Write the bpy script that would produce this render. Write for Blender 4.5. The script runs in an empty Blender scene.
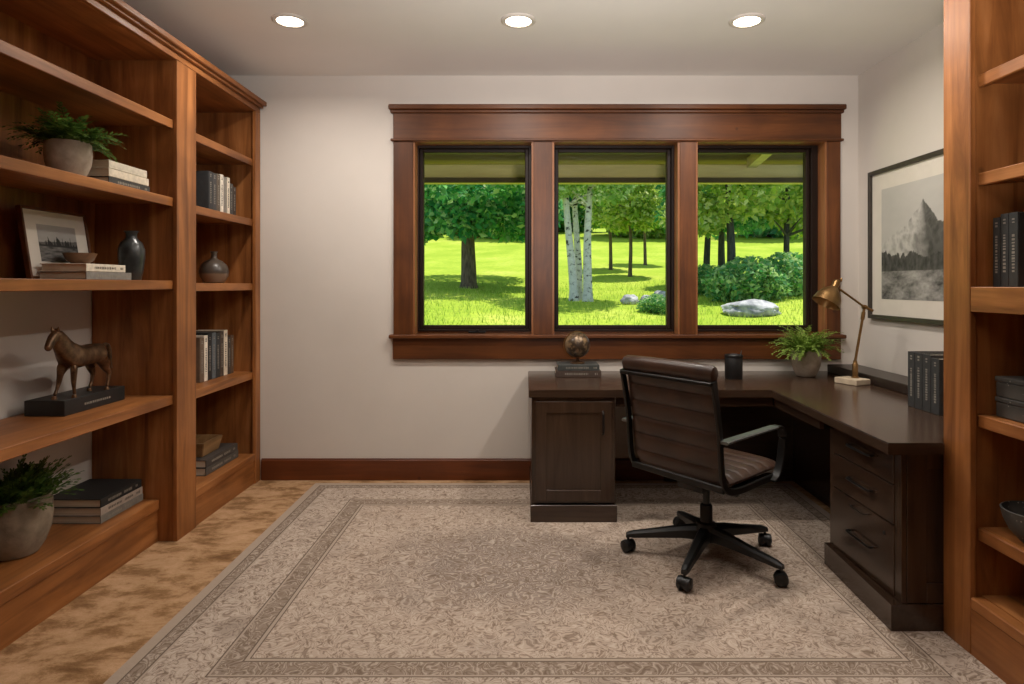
import bpy, bmesh, math, random
from mathutils import Vector, Matrix, noise as mnoise
PI = math.pi
rnd = random.Random(7)
SC = bpy.context.scene
COL = SC.collection
F, CX, CY, CZ = 634.0, 525.0, 285.0, 1.32      # focal length (px of a 1024 wide frame), vanishing point, eye height

# ------------------------------------------------------------------ materials
def srgb(r, g, b):
    f = lambda c: (c/255)/12.92 if c/255 <= 0.04045 else ((c/255+0.055)/1.055)**2.4
    return (f(r), f(g), f(b), 1)

class G:
    """small node-graph helper"""
    def __init__(s, name):
        s.m = bpy.data.materials.new(name); s.m.use_nodes = True
        s.t = s.m.node_tree; s.t.nodes.clear()
        s.out = s.t.nodes.new('ShaderNodeOutputMaterial')
    def n(s, kind, **kw):
        nd = s.t.nodes.new(kind)
        for k, v in kw.items(): setattr(nd, k, v)
        return nd
    def put(s, sock, v):
        if hasattr(v, 'is_output'): s.t.links.new(v, sock)
        elif v is not None: sock.default_value = v
    def math(s, op, a, b=None, c=None, clamp=False):
        nd = s.n('ShaderNodeMath', operation=op, use_clamp=clamp)
        s.put(nd.inputs[0], a)
        if b is not None: s.put(nd.inputs[1], b)
        if c is not None: s.put(nd.inputs[2], c)
        return nd.outputs[0]
    def obj(s): return s.n('ShaderNodeTexCoord').outputs['Object']
    def mapping(s, v, scale=(1, 1, 1), loc=(0, 0, 0)):
        nd = s.n('ShaderNodeMapping'); s.put(nd.inputs[0], v)
        nd.inputs['Scale'].default_value = scale; nd.inputs['Location'].default_value = loc
        return nd.outputs[0]
    def noise(s, v, scale, detail=4, rough=0.55, dist=0.0, col=False):
        nd = s.n('ShaderNodeTexNoise'); s.put(nd.inputs['Vector'], v)
        nd.inputs['Scale'].default_value = scale; nd.inputs['Detail'].default_value = detail
        nd.inputs['Roughness'].default_value = rough; nd.inputs['Distortion'].default_value = dist
        return nd.outputs['Color' if col else 'Fac']
    def voro(s, v, scale, feature='F1', out='Distance'):
        nd = s.n('ShaderNodeTexVoronoi', feature=feature); s.put(nd.inputs['Vector'], v)
        nd.inputs['Scale'].default_value = scale
        return nd.outputs[out]
    def ramp(s, fac, stops, interp='LINEAR'):
        nd = s.n('ShaderNodeValToRGB'); s.put(nd.inputs[0], fac)
        cr = nd.color_ramp; cr.interpolation = interp
        while len(cr.elements) > 1: cr.elements.remove(cr.elements[-1])
        cr.elements[0].position = stops[0][0]; cr.elements[0].color = stops[0][1]
        for p, c in stops[1:]:
            e = cr.elements.new(p); e.color = c
        return nd.outputs[0]
    def mix(s, fac, a, b, mode='MIX'):
        nd = s.n('ShaderNodeMix', data_type='RGBA', blend_type=mode)
        s.put(nd.inputs[0], fac); s.put(nd.inputs[6], a); s.put(nd.inputs[7], b)
        return nd.outputs[2]
    def bump(s, h, strength=0.2, dist=0.01):
        nd = s.n('ShaderNodeBump'); s.put(nd.inputs['Height'], h)
        nd.inputs['Strength'].default_value = strength; nd.inputs['Distance'].default_value = dist
        return nd.outputs[0]
    def sep(s, v):
        nd = s.n('ShaderNodeSeparateXYZ'); s.put(nd.inputs[0], v); return nd.outputs
    def bsdf(s, color, rough=0.5, metal=0.0, normal=None, spec=0.5, emit=None, estr=0.0):
        nd = s.n('ShaderNodeBsdfPrincipled')
        s.put(nd.inputs['Base Color'], color); s.put(nd.inputs['Roughness'], rough)
        s.put(nd.inputs['Metallic'], metal); s.put(nd.inputs['Specular IOR Level'], spec)
        if normal is not None: s.put(nd.inputs['Normal'], normal)
        if emit is not None:
            s.put(nd.inputs['Emission Color'], emit); nd.inputs['Emission Strength'].default_value = estr
        s.t.links.new(nd.outputs[0], s.out.inputs[0])
        return nd

def mat_flat(name, c1, c2, scale=8, rough=0.6, metal=0.0, bump=0.0, bscale=None, spec=0.5, detail=4, stretch=(1, 1, 1)):
    g = G(name); v = g.mapping(g.obj(), stretch)
    f = g.noise(v, scale, detail)
    c = g.ramp(f, [(0.3, c1), (0.7, c2)])
    nm = g.bump(g.noise(v, bscale or scale*4, 3), bump, 0.005) if bump else None
    g.bsdf(c, rough, metal, nm, spec)
    return g.m

def mat_wood(name, dark, mid, light, axis, rough=0.42, spec=0.4, blotch=0.5, grain=1.0):
    g = G(name)
    st = [9.0, 9.0, 9.0]; st['xyz'.index(axis)] = 0.7
    o = g.obj()
    v = g.mapping(o, tuple(st))
    f = g.noise(v, 1.6*grain, 7, 0.6, 0.8)
    fine = g.noise(g.mapping(o, tuple(c*6 for c in st)), 1.5*grain, 3, 0.6)
    bl = g.noise(o, 3.2, 3, 0.5, 0.4)
    c = g.ramp(f, [(0.25, dark), (0.5, mid), (0.75, light)])
    c = g.mix(g.math('MULTIPLY', fine, 0.35), c, dark)
    c = g.mix(g.math('MULTIPLY', g.math('SUBTRACT', 1.0, g.ramp(bl, [(0.3, (0, 0, 0, 1)), (0.65, (1, 1, 1, 1))])), blotch), c, dark)
    kn = g.voro(g.mapping(o, (1.0, 1.0, 1.0), (0.37, 0.11, 0.53)), 3.3)
    kf = g.ramp(kn, [(0.025, (1, 1, 1, 1)), (0.055, (0, 0, 0, 1))])
    c = g.mix(g.math('MULTIPLY', kf, 0.6), c, tuple(x*0.35 for x in dark[:3])+(1,))
    g.bsdf(c, rough, 0, g.bump(f, 0.06, 0.003), spec)
    return g.m

M = {}
WD, WM, WL = srgb(90, 49, 20), srgb(162, 102, 53), srgb(198, 134, 80)
for ax in 'xyz':
    M['wood_'+ax] = mat_wood('stained_alder_'+ax, WD, WM, WL, ax)
    M['trim_'+ax] = mat_wood('window_trim_wood_'+ax, srgb(62, 32, 13), srgb(104, 58, 25), srgb(128, 75, 36), ax, blotch=0.6)
    M['desk_'+ax] = mat_wood('espresso_wood_'+ax, srgb(50, 36, 27), srgb(66, 49, 38), srgb(80, 61, 47), ax, rough=0.2, spec=0.6, blotch=0.35, grain=1.6)
M['base_x'] = mat_wood('baseboard_wood', srgb(74, 36, 16), srgb(106, 54, 24), srgb(126, 66, 30), 'x')
M['sash'] = mat_wood('dark_sash_wood', srgb(26, 15, 9), srgb(38, 23, 14), srgb(48, 30, 19), 'z', rough=0.5, spec=0.25)
M['jamb'] = mat_wood('jamb_wood', srgb(110, 66, 36), srgb(148, 96, 58), srgb(170, 116, 74), 'z', rough=0.4)
M['wall'] = mat_flat('wall_paint', srgb(207, 199, 190), srgb(212, 204, 195), 2.5, 0.85, bump=0.05, bscale=90, spec=0.2)
M['ceil'] = mat_flat('ceiling_paint', srgb(228, 223, 217), srgb(232, 227, 221), 2, 0.9, bump=0.04, bscale=70, spec=0.1)
M['black_metal'] = mat_flat('black_metal', srgb(20, 19, 18), srgb(30, 28, 27), 20, 0.38, 0.3)
M['black_plastic'] = mat_flat('black_plastic', srgb(16, 16, 16), srgb(24, 24, 24), 20, 0.45)
M['arm_metal'] = mat_flat('brushed_arm_metal', srgb(92, 94, 94), srgb(116, 118, 117), 30, 0.35, 0.6)
M['bronze_lamp'] = mat_flat('aged_brass', srgb(128, 98, 62), srgb(160, 126, 82), 14, 0.36, 0.9)
M['concrete'] = mat_flat('concrete_pot', srgb(146, 132, 118), srgb(178, 163, 147), 22, 0.85, bump=0.25, bscale=60)
M['concrete_d'] = mat_flat('weathered_concrete_pot', srgb(112, 100, 84), srgb(156, 142, 122), 14, 0.85, bump=0.4, bscale=40)
M['soil'] = mat_flat('potting_soil', srgb(30, 22, 15), srgb(50, 38, 26), 60, 0.95, bump=0.6)
M['paper'] = mat_flat('book_pages', srgb(196, 184, 162), srgb(220, 208, 188), 4, 0.8, stretch=(1, 1, 90))
M['mat_board'] = mat_flat('white_mat_board', srgb(212, 204, 192), srgb(218, 210, 198), 10, 0.9)
M['dark_frame'] = mat_flat('dark_picture_frame', srgb(48, 42, 36), srgb(64, 57, 50), 12, 0.45)
M['foil'] = mat_flat('pale_foil_print', srgb(118, 112, 102), srgb(142, 136, 124), 10, 0.5)
M['foil_dark'] = mat_flat('dark_ink_print', srgb(64, 58, 50), srgb(84, 76, 66), 10, 0.6)
M['olive'] = mat_flat('bounce_lit_porch_paint', srgb(192, 176, 112), srgb(208, 192, 126), 6, 0.7, stretch=(0.4, 3, 3))  # olive lightened to put ground bounce light into the beam colour
M['olive_d'] = mat_flat('shaded_soffit_paint', srgb(124, 104, 66), srgb(138, 116, 76), 6, 0.8, stretch=(0.4, 3, 3))  # olive darkened to put the shade under the roof into the colour
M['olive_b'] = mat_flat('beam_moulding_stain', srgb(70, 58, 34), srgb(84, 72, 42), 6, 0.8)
M['rock'] = mat_flat('pale_boulder', srgb(84, 88, 102), srgb(222, 218, 220), 5, 0.9, bump=0.5, bscale=9, detail=7)

def mat_leaf(name, cols, transl=0.45, rough=0.5):
    g = G(name)
    r = g.n('ShaderNodeNewGeometry').outputs['Random Per Island']
    k = len(cols)
    c = g.ramp(r, [(i/max(1, k-1), col) for i, col in enumerate(cols)])
    d = g.n('ShaderNodeBsdfPrincipled'); g.put(d.inputs['Base Color'], c); d.inputs['Roughness'].default_value = rough
    t = g.n('ShaderNodeBsdfTranslucent'); g.put(t.inputs[0], c)
    mx = g.n('ShaderNodeMixShader'); mx.inputs[0].default_value = transl
    g.t.links.new(d.outputs[0], mx.inputs[1]); g.t.links.new(t.outputs[0], mx.inputs[2])
    g.t.links.new(mx.outputs[0], g.out.inputs[0])
    return g.m
M['fern'] = mat_leaf('fern_leaves', [srgb(84, 116, 40), srgb(124, 156, 62), srgb(164, 190, 92), srgb(104, 136, 50)])
M['fern_d'] = mat_leaf('deep_green_leaves', [srgb(50, 76, 30), srgb(78, 108, 42), srgb(106, 138, 60)])
M['leaf_teal'] = mat_leaf('cool_tree_leaves', [srgb(36, 116, 74), srgb(88, 174, 108), srgb(150, 214, 138), srgb(58, 142, 98), srgb(216, 240, 190)], 0.5)  # palest stop paints bright highlights into the leaves
M['leaf_warm'] = mat_leaf('warm_tree_leaves', [srgb(104, 152, 60), srgb(178, 204, 88), srgb(226, 230, 136), srgb(134, 178, 72), srgb(242, 242, 190)], 0.55)  # near-white yellow stop is a painted leaf highlight
M['leaf_birch'] = mat_leaf('birch_leaves', [srgb(112, 162, 70), srgb(176, 206, 130), srgb(214, 228, 180), srgb(130, 178, 84)], 0.45)
M['leaf_bush'] = mat_leaf('bush_leaves', [srgb(58, 134, 76), srgb(120, 184, 98), srgb(204, 226, 150), srgb(88, 156, 112)], 0.5)
M['bark'] = mat_flat('grey_brown_bark', srgb(74, 62, 52), srgb(138, 118, 100), 8, 0.95, bump=0.6, bscale=20, stretch=(3, 3, 0.6))
M['bark_d'] = mat_flat('dark_bark', srgb(44, 46, 44), srgb(84, 84, 78), 8, 0.95, bump=0.6, bscale=20, stretch=(3, 3, 0.6))

g = G('birch_bark'); o = g.obj()
f = g.noise(g.mapping(o, (7, 7, 11)), 1.3, 3, 0.6, 0.5)
g.bsdf(g.ramp(f, [(0.36, srgb(46, 44, 42)), (0.43, srgb(205, 203, 200)), (0.8, srgb(232, 230, 226))]), 0.8)
M['birch'] = g.m

g = G('lawn_grass'); o = g.obj()
f = g.noise(o, 0.5, 5, 0.6); f2 = g.noise(o, 7.0, 5, 0.7)
c = g.ramp(f, [(0.3, srgb(146, 172, 50)), (0.55, srgb(178, 194, 70)), (0.8, srgb(208, 208, 104))])
c = g.mix(g.math('MULTIPLY', g.ramp(f2, [(0.4, (0, 0, 0, 1)), (0.62, (1, 1, 1, 1))]), 0.45), c, srgb(124, 164, 50))
g.bsdf(c, 0.9, 0, g.bump(f2, 0.5, 0.08), 0.1)
M['lawn'] = g.m
M['blade'] = mat_leaf('grass_blades', [srgb(136, 172, 60), srgb(182, 204, 84), srgb(216, 222, 124)], 0.5, 0.7)

g = G('mottled_carpet'); o = g.obj()
f1 = g.noise(g.mapping(o, (1.0, 1.6, 1)), 5.0, 9, 0.72, 0.25); f2 = g.noise(o, 130, 2)
c = g.ramp(f1, [(0.34, srgb(114, 83, 54)), (0.44, srgb(146, 111, 77)), (0.52, srgb(182, 145, 108)), (0.68, srgb(206, 168, 132))])
c = g.mix(g.math('MULTIPLY', f2, 0.35), c, srgb(122, 90, 58))
g.bsdf(c, 0.95, 0, g.bump(f2, 0.5, 0.004), 0.1)
M['carpet'] = g.m

def rug_material():
    g = G('distressed_oriental_rug'); o = g.obj()
    x, y, _ = g.sep(o)
    ax, ay = g.math('ABSOLUTE', x), g.math('ABSOLUTE', y)
    d = g.math('MINIMUM', g.math('SUBTRACT', 1.57, ax), g.math('SUBTRACT', 1.20, ay))
    warp = g.noise(o, 9, 2, col=True)
    v = g.n('ShaderNodeVectorMath', operation='MULTIPLY_ADD')
    g.put(v.inputs[0], warp); v.inputs[1].default_value = (0.10, 0.10, 0); g.put(v.inputs[2], o)
    w = v.outputs[0]
    nA = g.noise(w, 42, 2.5, 0.55, 0.8)
    nB = g.noise(w, 70, 2, 0.5, 0.6)
    ve = g.voro(w, 15, 'DISTANCE_TO_EDGE')
    vf = g.voro(w, 10)
    beige, pale = srgb(178, 161, 146), srgb(194, 177, 162)
    brown, grey = srgb(120, 100, 84), srgb(134, 123, 115)
    leaf = g.ramp(nA, [(0.52, (0, 0, 0, 1)), (0.60, (1, 1, 1, 1))])
    leaf2 = g.ramp(nB, [(0.54, (0, 0, 0, 1)), (0.62, (1, 1, 1, 1))])
    outl = g.math('SUBTRACT', 1.0, g.math('MULTIPLY', g.math('ABSOLUTE', g.math('SUBTRACT', nA, 0.495)), 45), clamp=True)
    vine = g.ramp(ve, [(0.010, (1, 1, 1, 1)), (0.035, (0, 0, 0, 1))])
    ring = g.math('SUBTRACT', 1.0, g.math('MULTIPLY', g.math('ABSOLUTE', g.math('SUBTRACT', vf, 0.30)), 28), clamp=True)
    # scrollwork: thin dark and pale contour lines of a smooth noise
    nS = g.noise(w, 15, 1.5, 0.5, 1.2)
    wv = g.math('SINE', g.math('MULTIPLY', nS, 46.0))
    sd = g.ramp(wv, [(0.70, (0, 0, 0, 1)), (0.95, (1, 1, 1, 1))])
    sp = g.ramp(g.math('MULTIPLY', wv, -1.0), [(0.60, (0, 0, 0, 1)), (0.95, (1, 1, 1, 1))])
    fl = g.ramp(g.voro(w, 3.6), [(0.20, (1, 1, 1, 1)), (0.34, (0, 0, 0, 1))])        # scattered rosettes
    # field: beige ground, distressed, with a grey medallion
    rad = g.math('SQRT', g.math('ADD', g.math('POWER', g.math('MULTIPLY', g.math('ADD', x, 0.25), 0.85), 2.0), g.math('POWER', g.math('MULTIPLY', y, 1.15), 2.0)))
    rr = g.math('ADD', rad, g.math('MULTIPLY', g.noise(o, 3.5, 5, 0.65), 0.7))
    med = g.ramp(rr, [(0.66, (1, 1, 1, 1)), (1.02, (0, 0, 0, 1))])
    wear = g.noise(o, 2.6, 6, 0.65)
    ground = g.mix(g.math('MULTIPLY', med, 0.80), g.mix(wear, pale, srgb(168, 148, 131)), srgb(130, 117, 108))
    def scroll(c, kd, kp, kl):
        c = g.mix(g.math('MULTIPLY', leaf, kl), c, brown)
        c = g.mix(g.math('MULTIPLY', sd, kd), c, srgb(104, 86, 72))
        return g.mix(g.math('MULTIPLY', sp, kp), c, srgb(206, 191, 176))
    field = scroll(ground, 0.55, 0.50, 0.55)
    field = g.mix(g.math('MULTIPLY', fl, 0.18), field, grey)
    guard = scroll(srgb(146, 130, 116), 0.65, 0.45, 0.45)
    main = scroll(g.mix(g.math('MULTIPLY', wear, 0.6), pale, srgb(160, 143, 128)), 0.62, 0.45, 0.58)
    main = g.mix(g.math('MULTIPLY', fl, 0.38), main, srgb(120, 105, 94))
    step = lambda e: g.math('GREATER_THAN', d, e)
    c = srgb(176, 159, 143)
    c = g.mix(g.math('MULTIPLY', nB, 0.3), c, brown)
    line, lt = srgb(108, 93, 81), srgb(172, 156, 141)
    for e, col in ((0.046, line), (0.052, guard), (0.098, line), (0.104, lt), (0.112, main),
                   (0.318, line), (0.324, lt), (0.332, guard), (0.405, line), (0.411, lt), (0.424, line), (0.429, field)):
        c = g.mix(step(e), c, col)
    g1 = g.noise(o, 220, 2)
    c = g.mix(g.math('MULTIPLY', g1, 0.16), c, srgb(110, 94, 78))
    g.bsdf(c, 0.95, 0, g.bump(g1, 0.35, 0.003), 0.1)
    return g.m
M['rug'] = rug_material()

def mat_leather():
    g = G('brown_leather'); o = g.obj()
    f = g.noise(o, 9, 5); cr = g.voro(o, 160)
    c = g.ramp(f, [(0.3, srgb(44, 29, 22)), (0.7, srgb(66, 45, 34))])
    g.bsdf(c, 0.36, 0, g.bump(cr, 0.08, 0.002), 0.55)
    return g.m
M['leather'] = mat_leather()

def mat_bronze(name, a, b, c3, rough=0.42):
    g = G(name); o = g.obj()
    f = g.noise(o, 26, 5, 0.65)
    g.bsdf(g.ramp(f, [(0.3, a), (0.55, b), (0.75, c3)]), rough, 0.75, g.bump(g.noise(o, 70, 3), 0.2, 0.002))
    return g.m
M['bronze'] = mat_bronze('patinated_bronze', srgb(70, 52, 38), srgb(116, 88, 64), srgb(156, 122, 90))
M['plinth'] = mat_flat('black_plinth', srgb(24, 24, 23), srgb(36, 35, 33), 10, 0.5)

g = G('antique_globe'); o = g.obj()
f = g.noise(o, 22, 5, 0.6)
g.bsdf(g.ramp(f, [(0.46, srgb(66, 52, 40)), (0.52, srgb(120, 98, 72)), (0.7, srgb(160, 132, 98))]), 0.32, 0.25)
M['globe'] = g.m

g = G('glazed_dark_vase'); o = g.obj(); f = g.noise(o, 18, 5)
g.bsdf(g.ramp(f, [(0.35, srgb(34, 36, 37)), (0.7, srgb(64, 66, 64))]), 0.28, 0, g.bump(f, 0.15, 0.004))
M['vase'] = g.m
g = G('two_tone_glaze'); o = g.obj(); z = g.sep(o)[2]
zz = g.math('ADD', z, g.math('MULTIPLY', g.noise(o, 22, 3), 0.012))
g.bsdf(g.ramp(g.math('MULTIPLY', zz, 5), [(0.30, srgb(122, 98, 78)), (0.36, srgb(66, 56, 48)), (0.9, srgb(92, 80, 70))]), 0.35)
M['bottle'] = g.m
g = G('speckled_stoneware'); o = g.obj()
s = g.ramp(g.voro(o, 55), [(0.10, (1, 1, 1, 1)), (0.16, (0, 0, 0, 1))])
g.bsdf(g.mix(s, g.ramp(g.noise(o, 9, 4), [(0.3, srgb(52, 50, 47)), (0.7, srgb(82, 79, 74))]), srgb(160, 155, 146)), 0.5)
M['speckle'] = g.m
M['turned_wood'] = mat_wood('turned_bowl_wood', srgb(76, 48, 28), srgb(116, 80, 50), srgb(140, 100, 64), 'x', blotch=0.4)
M['hewn_wood'] = mat_wood('hewn_pale_wood', srgb(104, 74, 42), srgb(162, 124, 80), srgb(190, 152, 104), 'y', rough=0.7, blotch=0.6)
M['stone_block'] = mat_flat('pale_stone_block', srgb(176, 158, 134), srgb(206, 190, 166), 14, 0.6)
M['riser'] = mat_flat('dark_riser_wood', srgb(38, 29, 24), srgb(52, 41, 34), 9, 0.35)

def emis(name, col, st):
    g = G(name); g.bsdf((0.9, 0.9, 0.9, 1), 0.5, emit=col, estr=st); return g.m
M['lens'] = emis('downlight_lens', (1, 0.86, 0.66, 1), 9.0)
M['bulb'] = emis('lamp_bulb', (1, 0.72, 0.42, 1), 4.0)
M['white_trim'] = mat_flat('white_trim_ring', srgb(200, 192, 182), srgb(206, 198, 188), 10, 0.5)

g = G('window_glass')
tr = g.n('ShaderNodeBsdfTransparent'); gl = g.n('ShaderNodeBsdfGlossy'); gl.inputs['Roughness'].default_value = 0.02
fr = g.n('ShaderNodeFresnel'); fr.inputs[0].default_value = 1.12
mx = g.n('ShaderNodeMixShader'); g.t.links.new(fr.outputs[0], mx.inputs[0])
g.t.links.new(tr.outputs[0], mx.inputs[1]); g.t.links.new(gl.outputs[0], mx.inputs[2]); g.t.links.new(mx.outputs[0], g.out.inputs[0])
M['glass'] = g.m

_cloth = {}
def cloth(rgb, rough=0.6):
    if rgb not in _cloth:
        a = srgb(*rgb); b = srgb(*[min(255, int(c*1.15)+3) for c in rgb])
        _cloth[rgb] = mat_flat('book_cloth_%d_%d_%d' % rgb, a, b, 40, rough, bump=0.15, bscale=300)
    return _cloth[rgb]

# ------------------------------------------------------------------ mesh helpers
def bx(bm, x0, x1, y0, y1, z0, z1, bev=0.0, seg=1, mat4=None):
    vs = [bm.verts.new((x, y, z)) for x in (x0, x1) for y in (y0, y1) for z in (z0, z1)]
    idx = ((0, 1, 3, 2), (4, 6, 7, 5), (0, 4, 5, 1), (2, 3, 7, 6), (0, 2, 6, 4), (1, 5, 7, 3))
    fs = [bm.faces.new([vs[i] for i in f]) for f in idx]
    es = list({e for f in fs for e in f.edges})
    if bev:
        r = bmesh.ops.bevel(bm, geom=es, offset=bev, segments=seg, profile=0.5, affect='EDGES')
        vs = list({v for f in r['faces'] for v in f.verts} | {v for v in vs if v.is_valid})
    if mat4 is not None:
        for v in vs: v.co = mat4 @ v.co
    return bm

def box(x0, x1, y0, y1, z0, z1, bev=0.0, seg=1):
    return bx(bmesh.new(), x0, x1, y0, y1, z0, z1, bev, seg)

def lathe(bm, prof, c=(0, 0, 0), n=32, cap0=True, cap1=True, axis=None):
    """prof = [(r, h)...]; revolve about axis through c"""
    R = Vector((0, 0, 1)).rotation_difference(Vector(axis).normalized()).to_matrix() if axis is not None else Matrix.Identity(3)
    c = Vector(c); rings = []
    for r, h in prof:
        rings.append([bm.verts.new(c + R @ Vector((r*math.cos(2*PI*i/n), r*math.sin(2*PI*i/n), h))) for i in range(n)])
    for a, b in zip(rings, rings[1:]):
        for i in range(n): bm.faces.new((a[i], a[(i+1) % n], b[(i+1) % n], b[i]))
    if cap0: bm.faces.new(list(reversed(rings[0])))
    if cap1: bm.faces.new(rings[-1])
    return bm

def sweep(bm, path, section, up=(0, 0, 1), cap=True, scales=None):
    """sweep a closed 2-D section [(a,b)] along path; a runs along 'side', b along 'normal'"""
    pts = [Vector(p) for p in path]; up = Vector(up); rings = []
    for i, p in enumerate(pts):
        t = (pts[min(i+1, len(pts)-1)] - pts[max(i-1, 0)]).normalized()
        s = t.cross(up)
        s = s.normalized() if s.length > 1e-5 else Vector((0, 1, 0))
        nn = s.cross(t).normalized()
        k = scales[i] if scales else 1.0
        rings.append([bm.verts.new(p + s*a*k + nn*b*k) for a, b in section])
    m = len(section)
    for a, b in zip(rings, rings[1:]):
        for i in range(m): bm.faces.new((a[i], a[(i+1) % m], b[(i+1) % m], b[i]))
    if cap:
        bm.faces.new(list(reversed(rings[0]))); bm.faces.new(rings[-1])
    return bm

def circ(r, n=10): return [(r*math.cos(2*PI*i/n), r*math.sin(2*PI*i/n)) for i in range(n)]
def rect(w, h, r=0.0):
    w, h = w/2, h/2
    if not r: return [(-w, -h), (w, -h), (w, h), (-w, h)]
    return [(-w+r, -h), (w-r, -h), (w, -h+r), (w, h-r), (w-r, h), (-w+r, h), (-w, h-r), (-w, -h+r)]

def smooth_path(pts, n=6):
    P = [Vector(p) for p in pts]; out = []
    for i in range(len(P)-1):
        p0, p1, p2, p3 = P[max(i-1, 0)], P[i], P[i+1], P[min(i+2, len(P)-1)]
        for k in range(n):
            t = k/n
            out.append(0.5*((2*p1) + (p2-p0)*t + (2*p0-5*p1+4*p2-p3)*t*t + (3*p1-p0-3*p2+p3)*t**3))
    return out + [P[-1]]

def prism(bm, poly, z0, z1):
    a = [bm.verts.new((x, y, z0)) for x, y in poly]; b = [bm.verts.new((x, y, z1)) for x, y in poly]
    n = len(poly)
    for i in range(n): bm.faces.new((a[i], a[(i+1) % n], b[(i+1) % n], b[i]))
    bm.faces.new(list(reversed(a))); bm.faces.new(b)
    return bm

def link(name, bm, mat, parent=None, smooth=False, world=True):
    """one mesh object; with a parent, world coordinates are turned into the parent's (unrotated) frame"""
    if parent is not None and world:
        loc = root_loc(parent)
        bmesh.ops.translate(bm, verts=bm.verts, vec=-loc)
    bmesh.ops.recalc_face_normals(bm, faces=bm.faces)
    me = bpy.data.meshes.new(name); bm.to_mesh(me); bm.free()
    me.materials.append(mat)
    if smooth:
        for p in me.polygons: p.use_smooth = True
        try: me.set_sharp_from_angle(angle=math.radians(38))
        except Exception: pass
    o = bpy.data.objects.new(name, me); COL.objects.link(o)
    if parent is not None: o.parent = parent
    return o

def root_loc(o):
    v = Vector((0, 0, 0))
    while o is not None: v += o.location; o = o.parent
    return v

def thing(name, label, cat, loc=(0, 0, 0), rotz=0.0, group=None):
    o = bpy.data.objects.new(name, None); COL.objects.link(o)
    o.location = loc; o.rotation_euler = (0, 0, rotz); o.empty_display_size = 0.1
    o['label'] = label; o['category'] = cat
    if group: o['group'] = group
    return o

def single(name, bm, mat, label, cat, loc, group=None, smooth=False, world=True):
    """a thing that is one mesh; bm in world coordinates, origin moved to loc"""
    if world: bmesh.ops.translate(bm, verts=bm.verts, vec=-Vector(loc))
    o = link(name, bm, mat, None, smooth); o.location = loc
    o['label'] = label; o['category'] = cat
    if group: o['group'] = group
    return o

def struct(name, bm, mat, parent=None, smooth=False):
    o = link(name, bm, mat, parent, smooth)
    if parent is None: o['kind'] = 'structure'
    return o

def bake(o, mat):
    dg = bpy.context.evaluated_depsgraph_get(); dg.update()
    me = bpy.data.meshes.new_from_object(o.evaluated_get(dg))
    o.modifiers.clear(); o.data = me
    me.materials.clear(); me.materials.append(mat)
    for p in me.polygons: p.use_smooth = True

# ------------------------------------------------------------------ room
XL, XR, YB, YF, ZC = -2.235, 2.26, 4.30, -1.3, 2.74
WO = 0.22    # wall thickness
struct('floor', box(XL-WO, XR+WO, YF-WO, YB+WO, -0.12, 0.0), M['carpet'])
struct('ceiling', box(XL-WO, XR+WO, YF-WO, YB+WO, ZC, ZC+0.15), M['ceil'])
struct('wall_left', box(XL-WO, XL, YF-WO, YB+WO, 0, ZC), M['wall'])
struct('wall_right', box(XR, XR+WO, YF-WO, YB+WO, 0, ZC), M['wall'])
struct('wall_front', box(XL, XR, YF-WO, YF, 0, ZC), M['wood_z'])
WIN = [(-0.757, 0.058), (0.183, 1.046), (1.153, 2.040)]
WZ0, WZ1 = 0.985, 2.300
bm = bmesh.new()
bx(bm, XL, XR, YB, YB+WO, 0, WZ0); bx(bm, XL, XR, YB, YB+WO, WZ1, ZC)
xs = [XL] + [v for w in WIN for v in w] + [XR]
for a, b in zip(xs[0::2], xs[1::2]): bx(bm, a, b, YB, YB+WO, WZ0, WZ1)
struct('wall_back', bm, M['wall'])
bm = bmesh.new(); bx(bm, -1.785, XR, YB-0.018, YB, 0, 0.138, 0.003); bx(bm, -1.785, XR, YB-0.013, YB, 0.138, 0.146, 0.003)
struct('baseboard_back', bm, M['base_x'])

# window casing: header, cap, bead, stool, apron, side casings and mullion casings
t = 0.02
bm = bmesh.new()
bx(bm, -0.888, 2.132, YB-0.028, YB, 2.305, 2.478, 0.002)
bx(bm, -0.905, 2.146, YB-0.042, YB, 2.478, 2.498, 0.004); bx(bm, -0.914, 2.154, YB-0.060, YB, 2.498, 2.532, 0.005)
bx(bm, -0.905, 2.146, YB-0.040, YB, 2.290, 2.306, 0.004)
struct('trim_1', bm, M['trim_x'])
bm = bmesh.new()
bx(bm, -0.915, 2.158, YB-0.050, YB+0.10, 0.960, 0.986, 0.005)
struct('trim_2', bm, M['trim_x'])
struct('trim_3', box(-0.892, 2.132, YB-0.024, YB, 0.818, 0.960, 0.002), M['trim_x'])
for k, (a, b) in enumerate(((-0.888, -0.757), (0.058, 0.183), (1.046, 1.153), (2.040, 2.130))):
    struct('trim_%d' % (4+k), box(a, b, YB-0.022, YB, 0.986, 2.290, 0.002), M['trim_z'])

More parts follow.
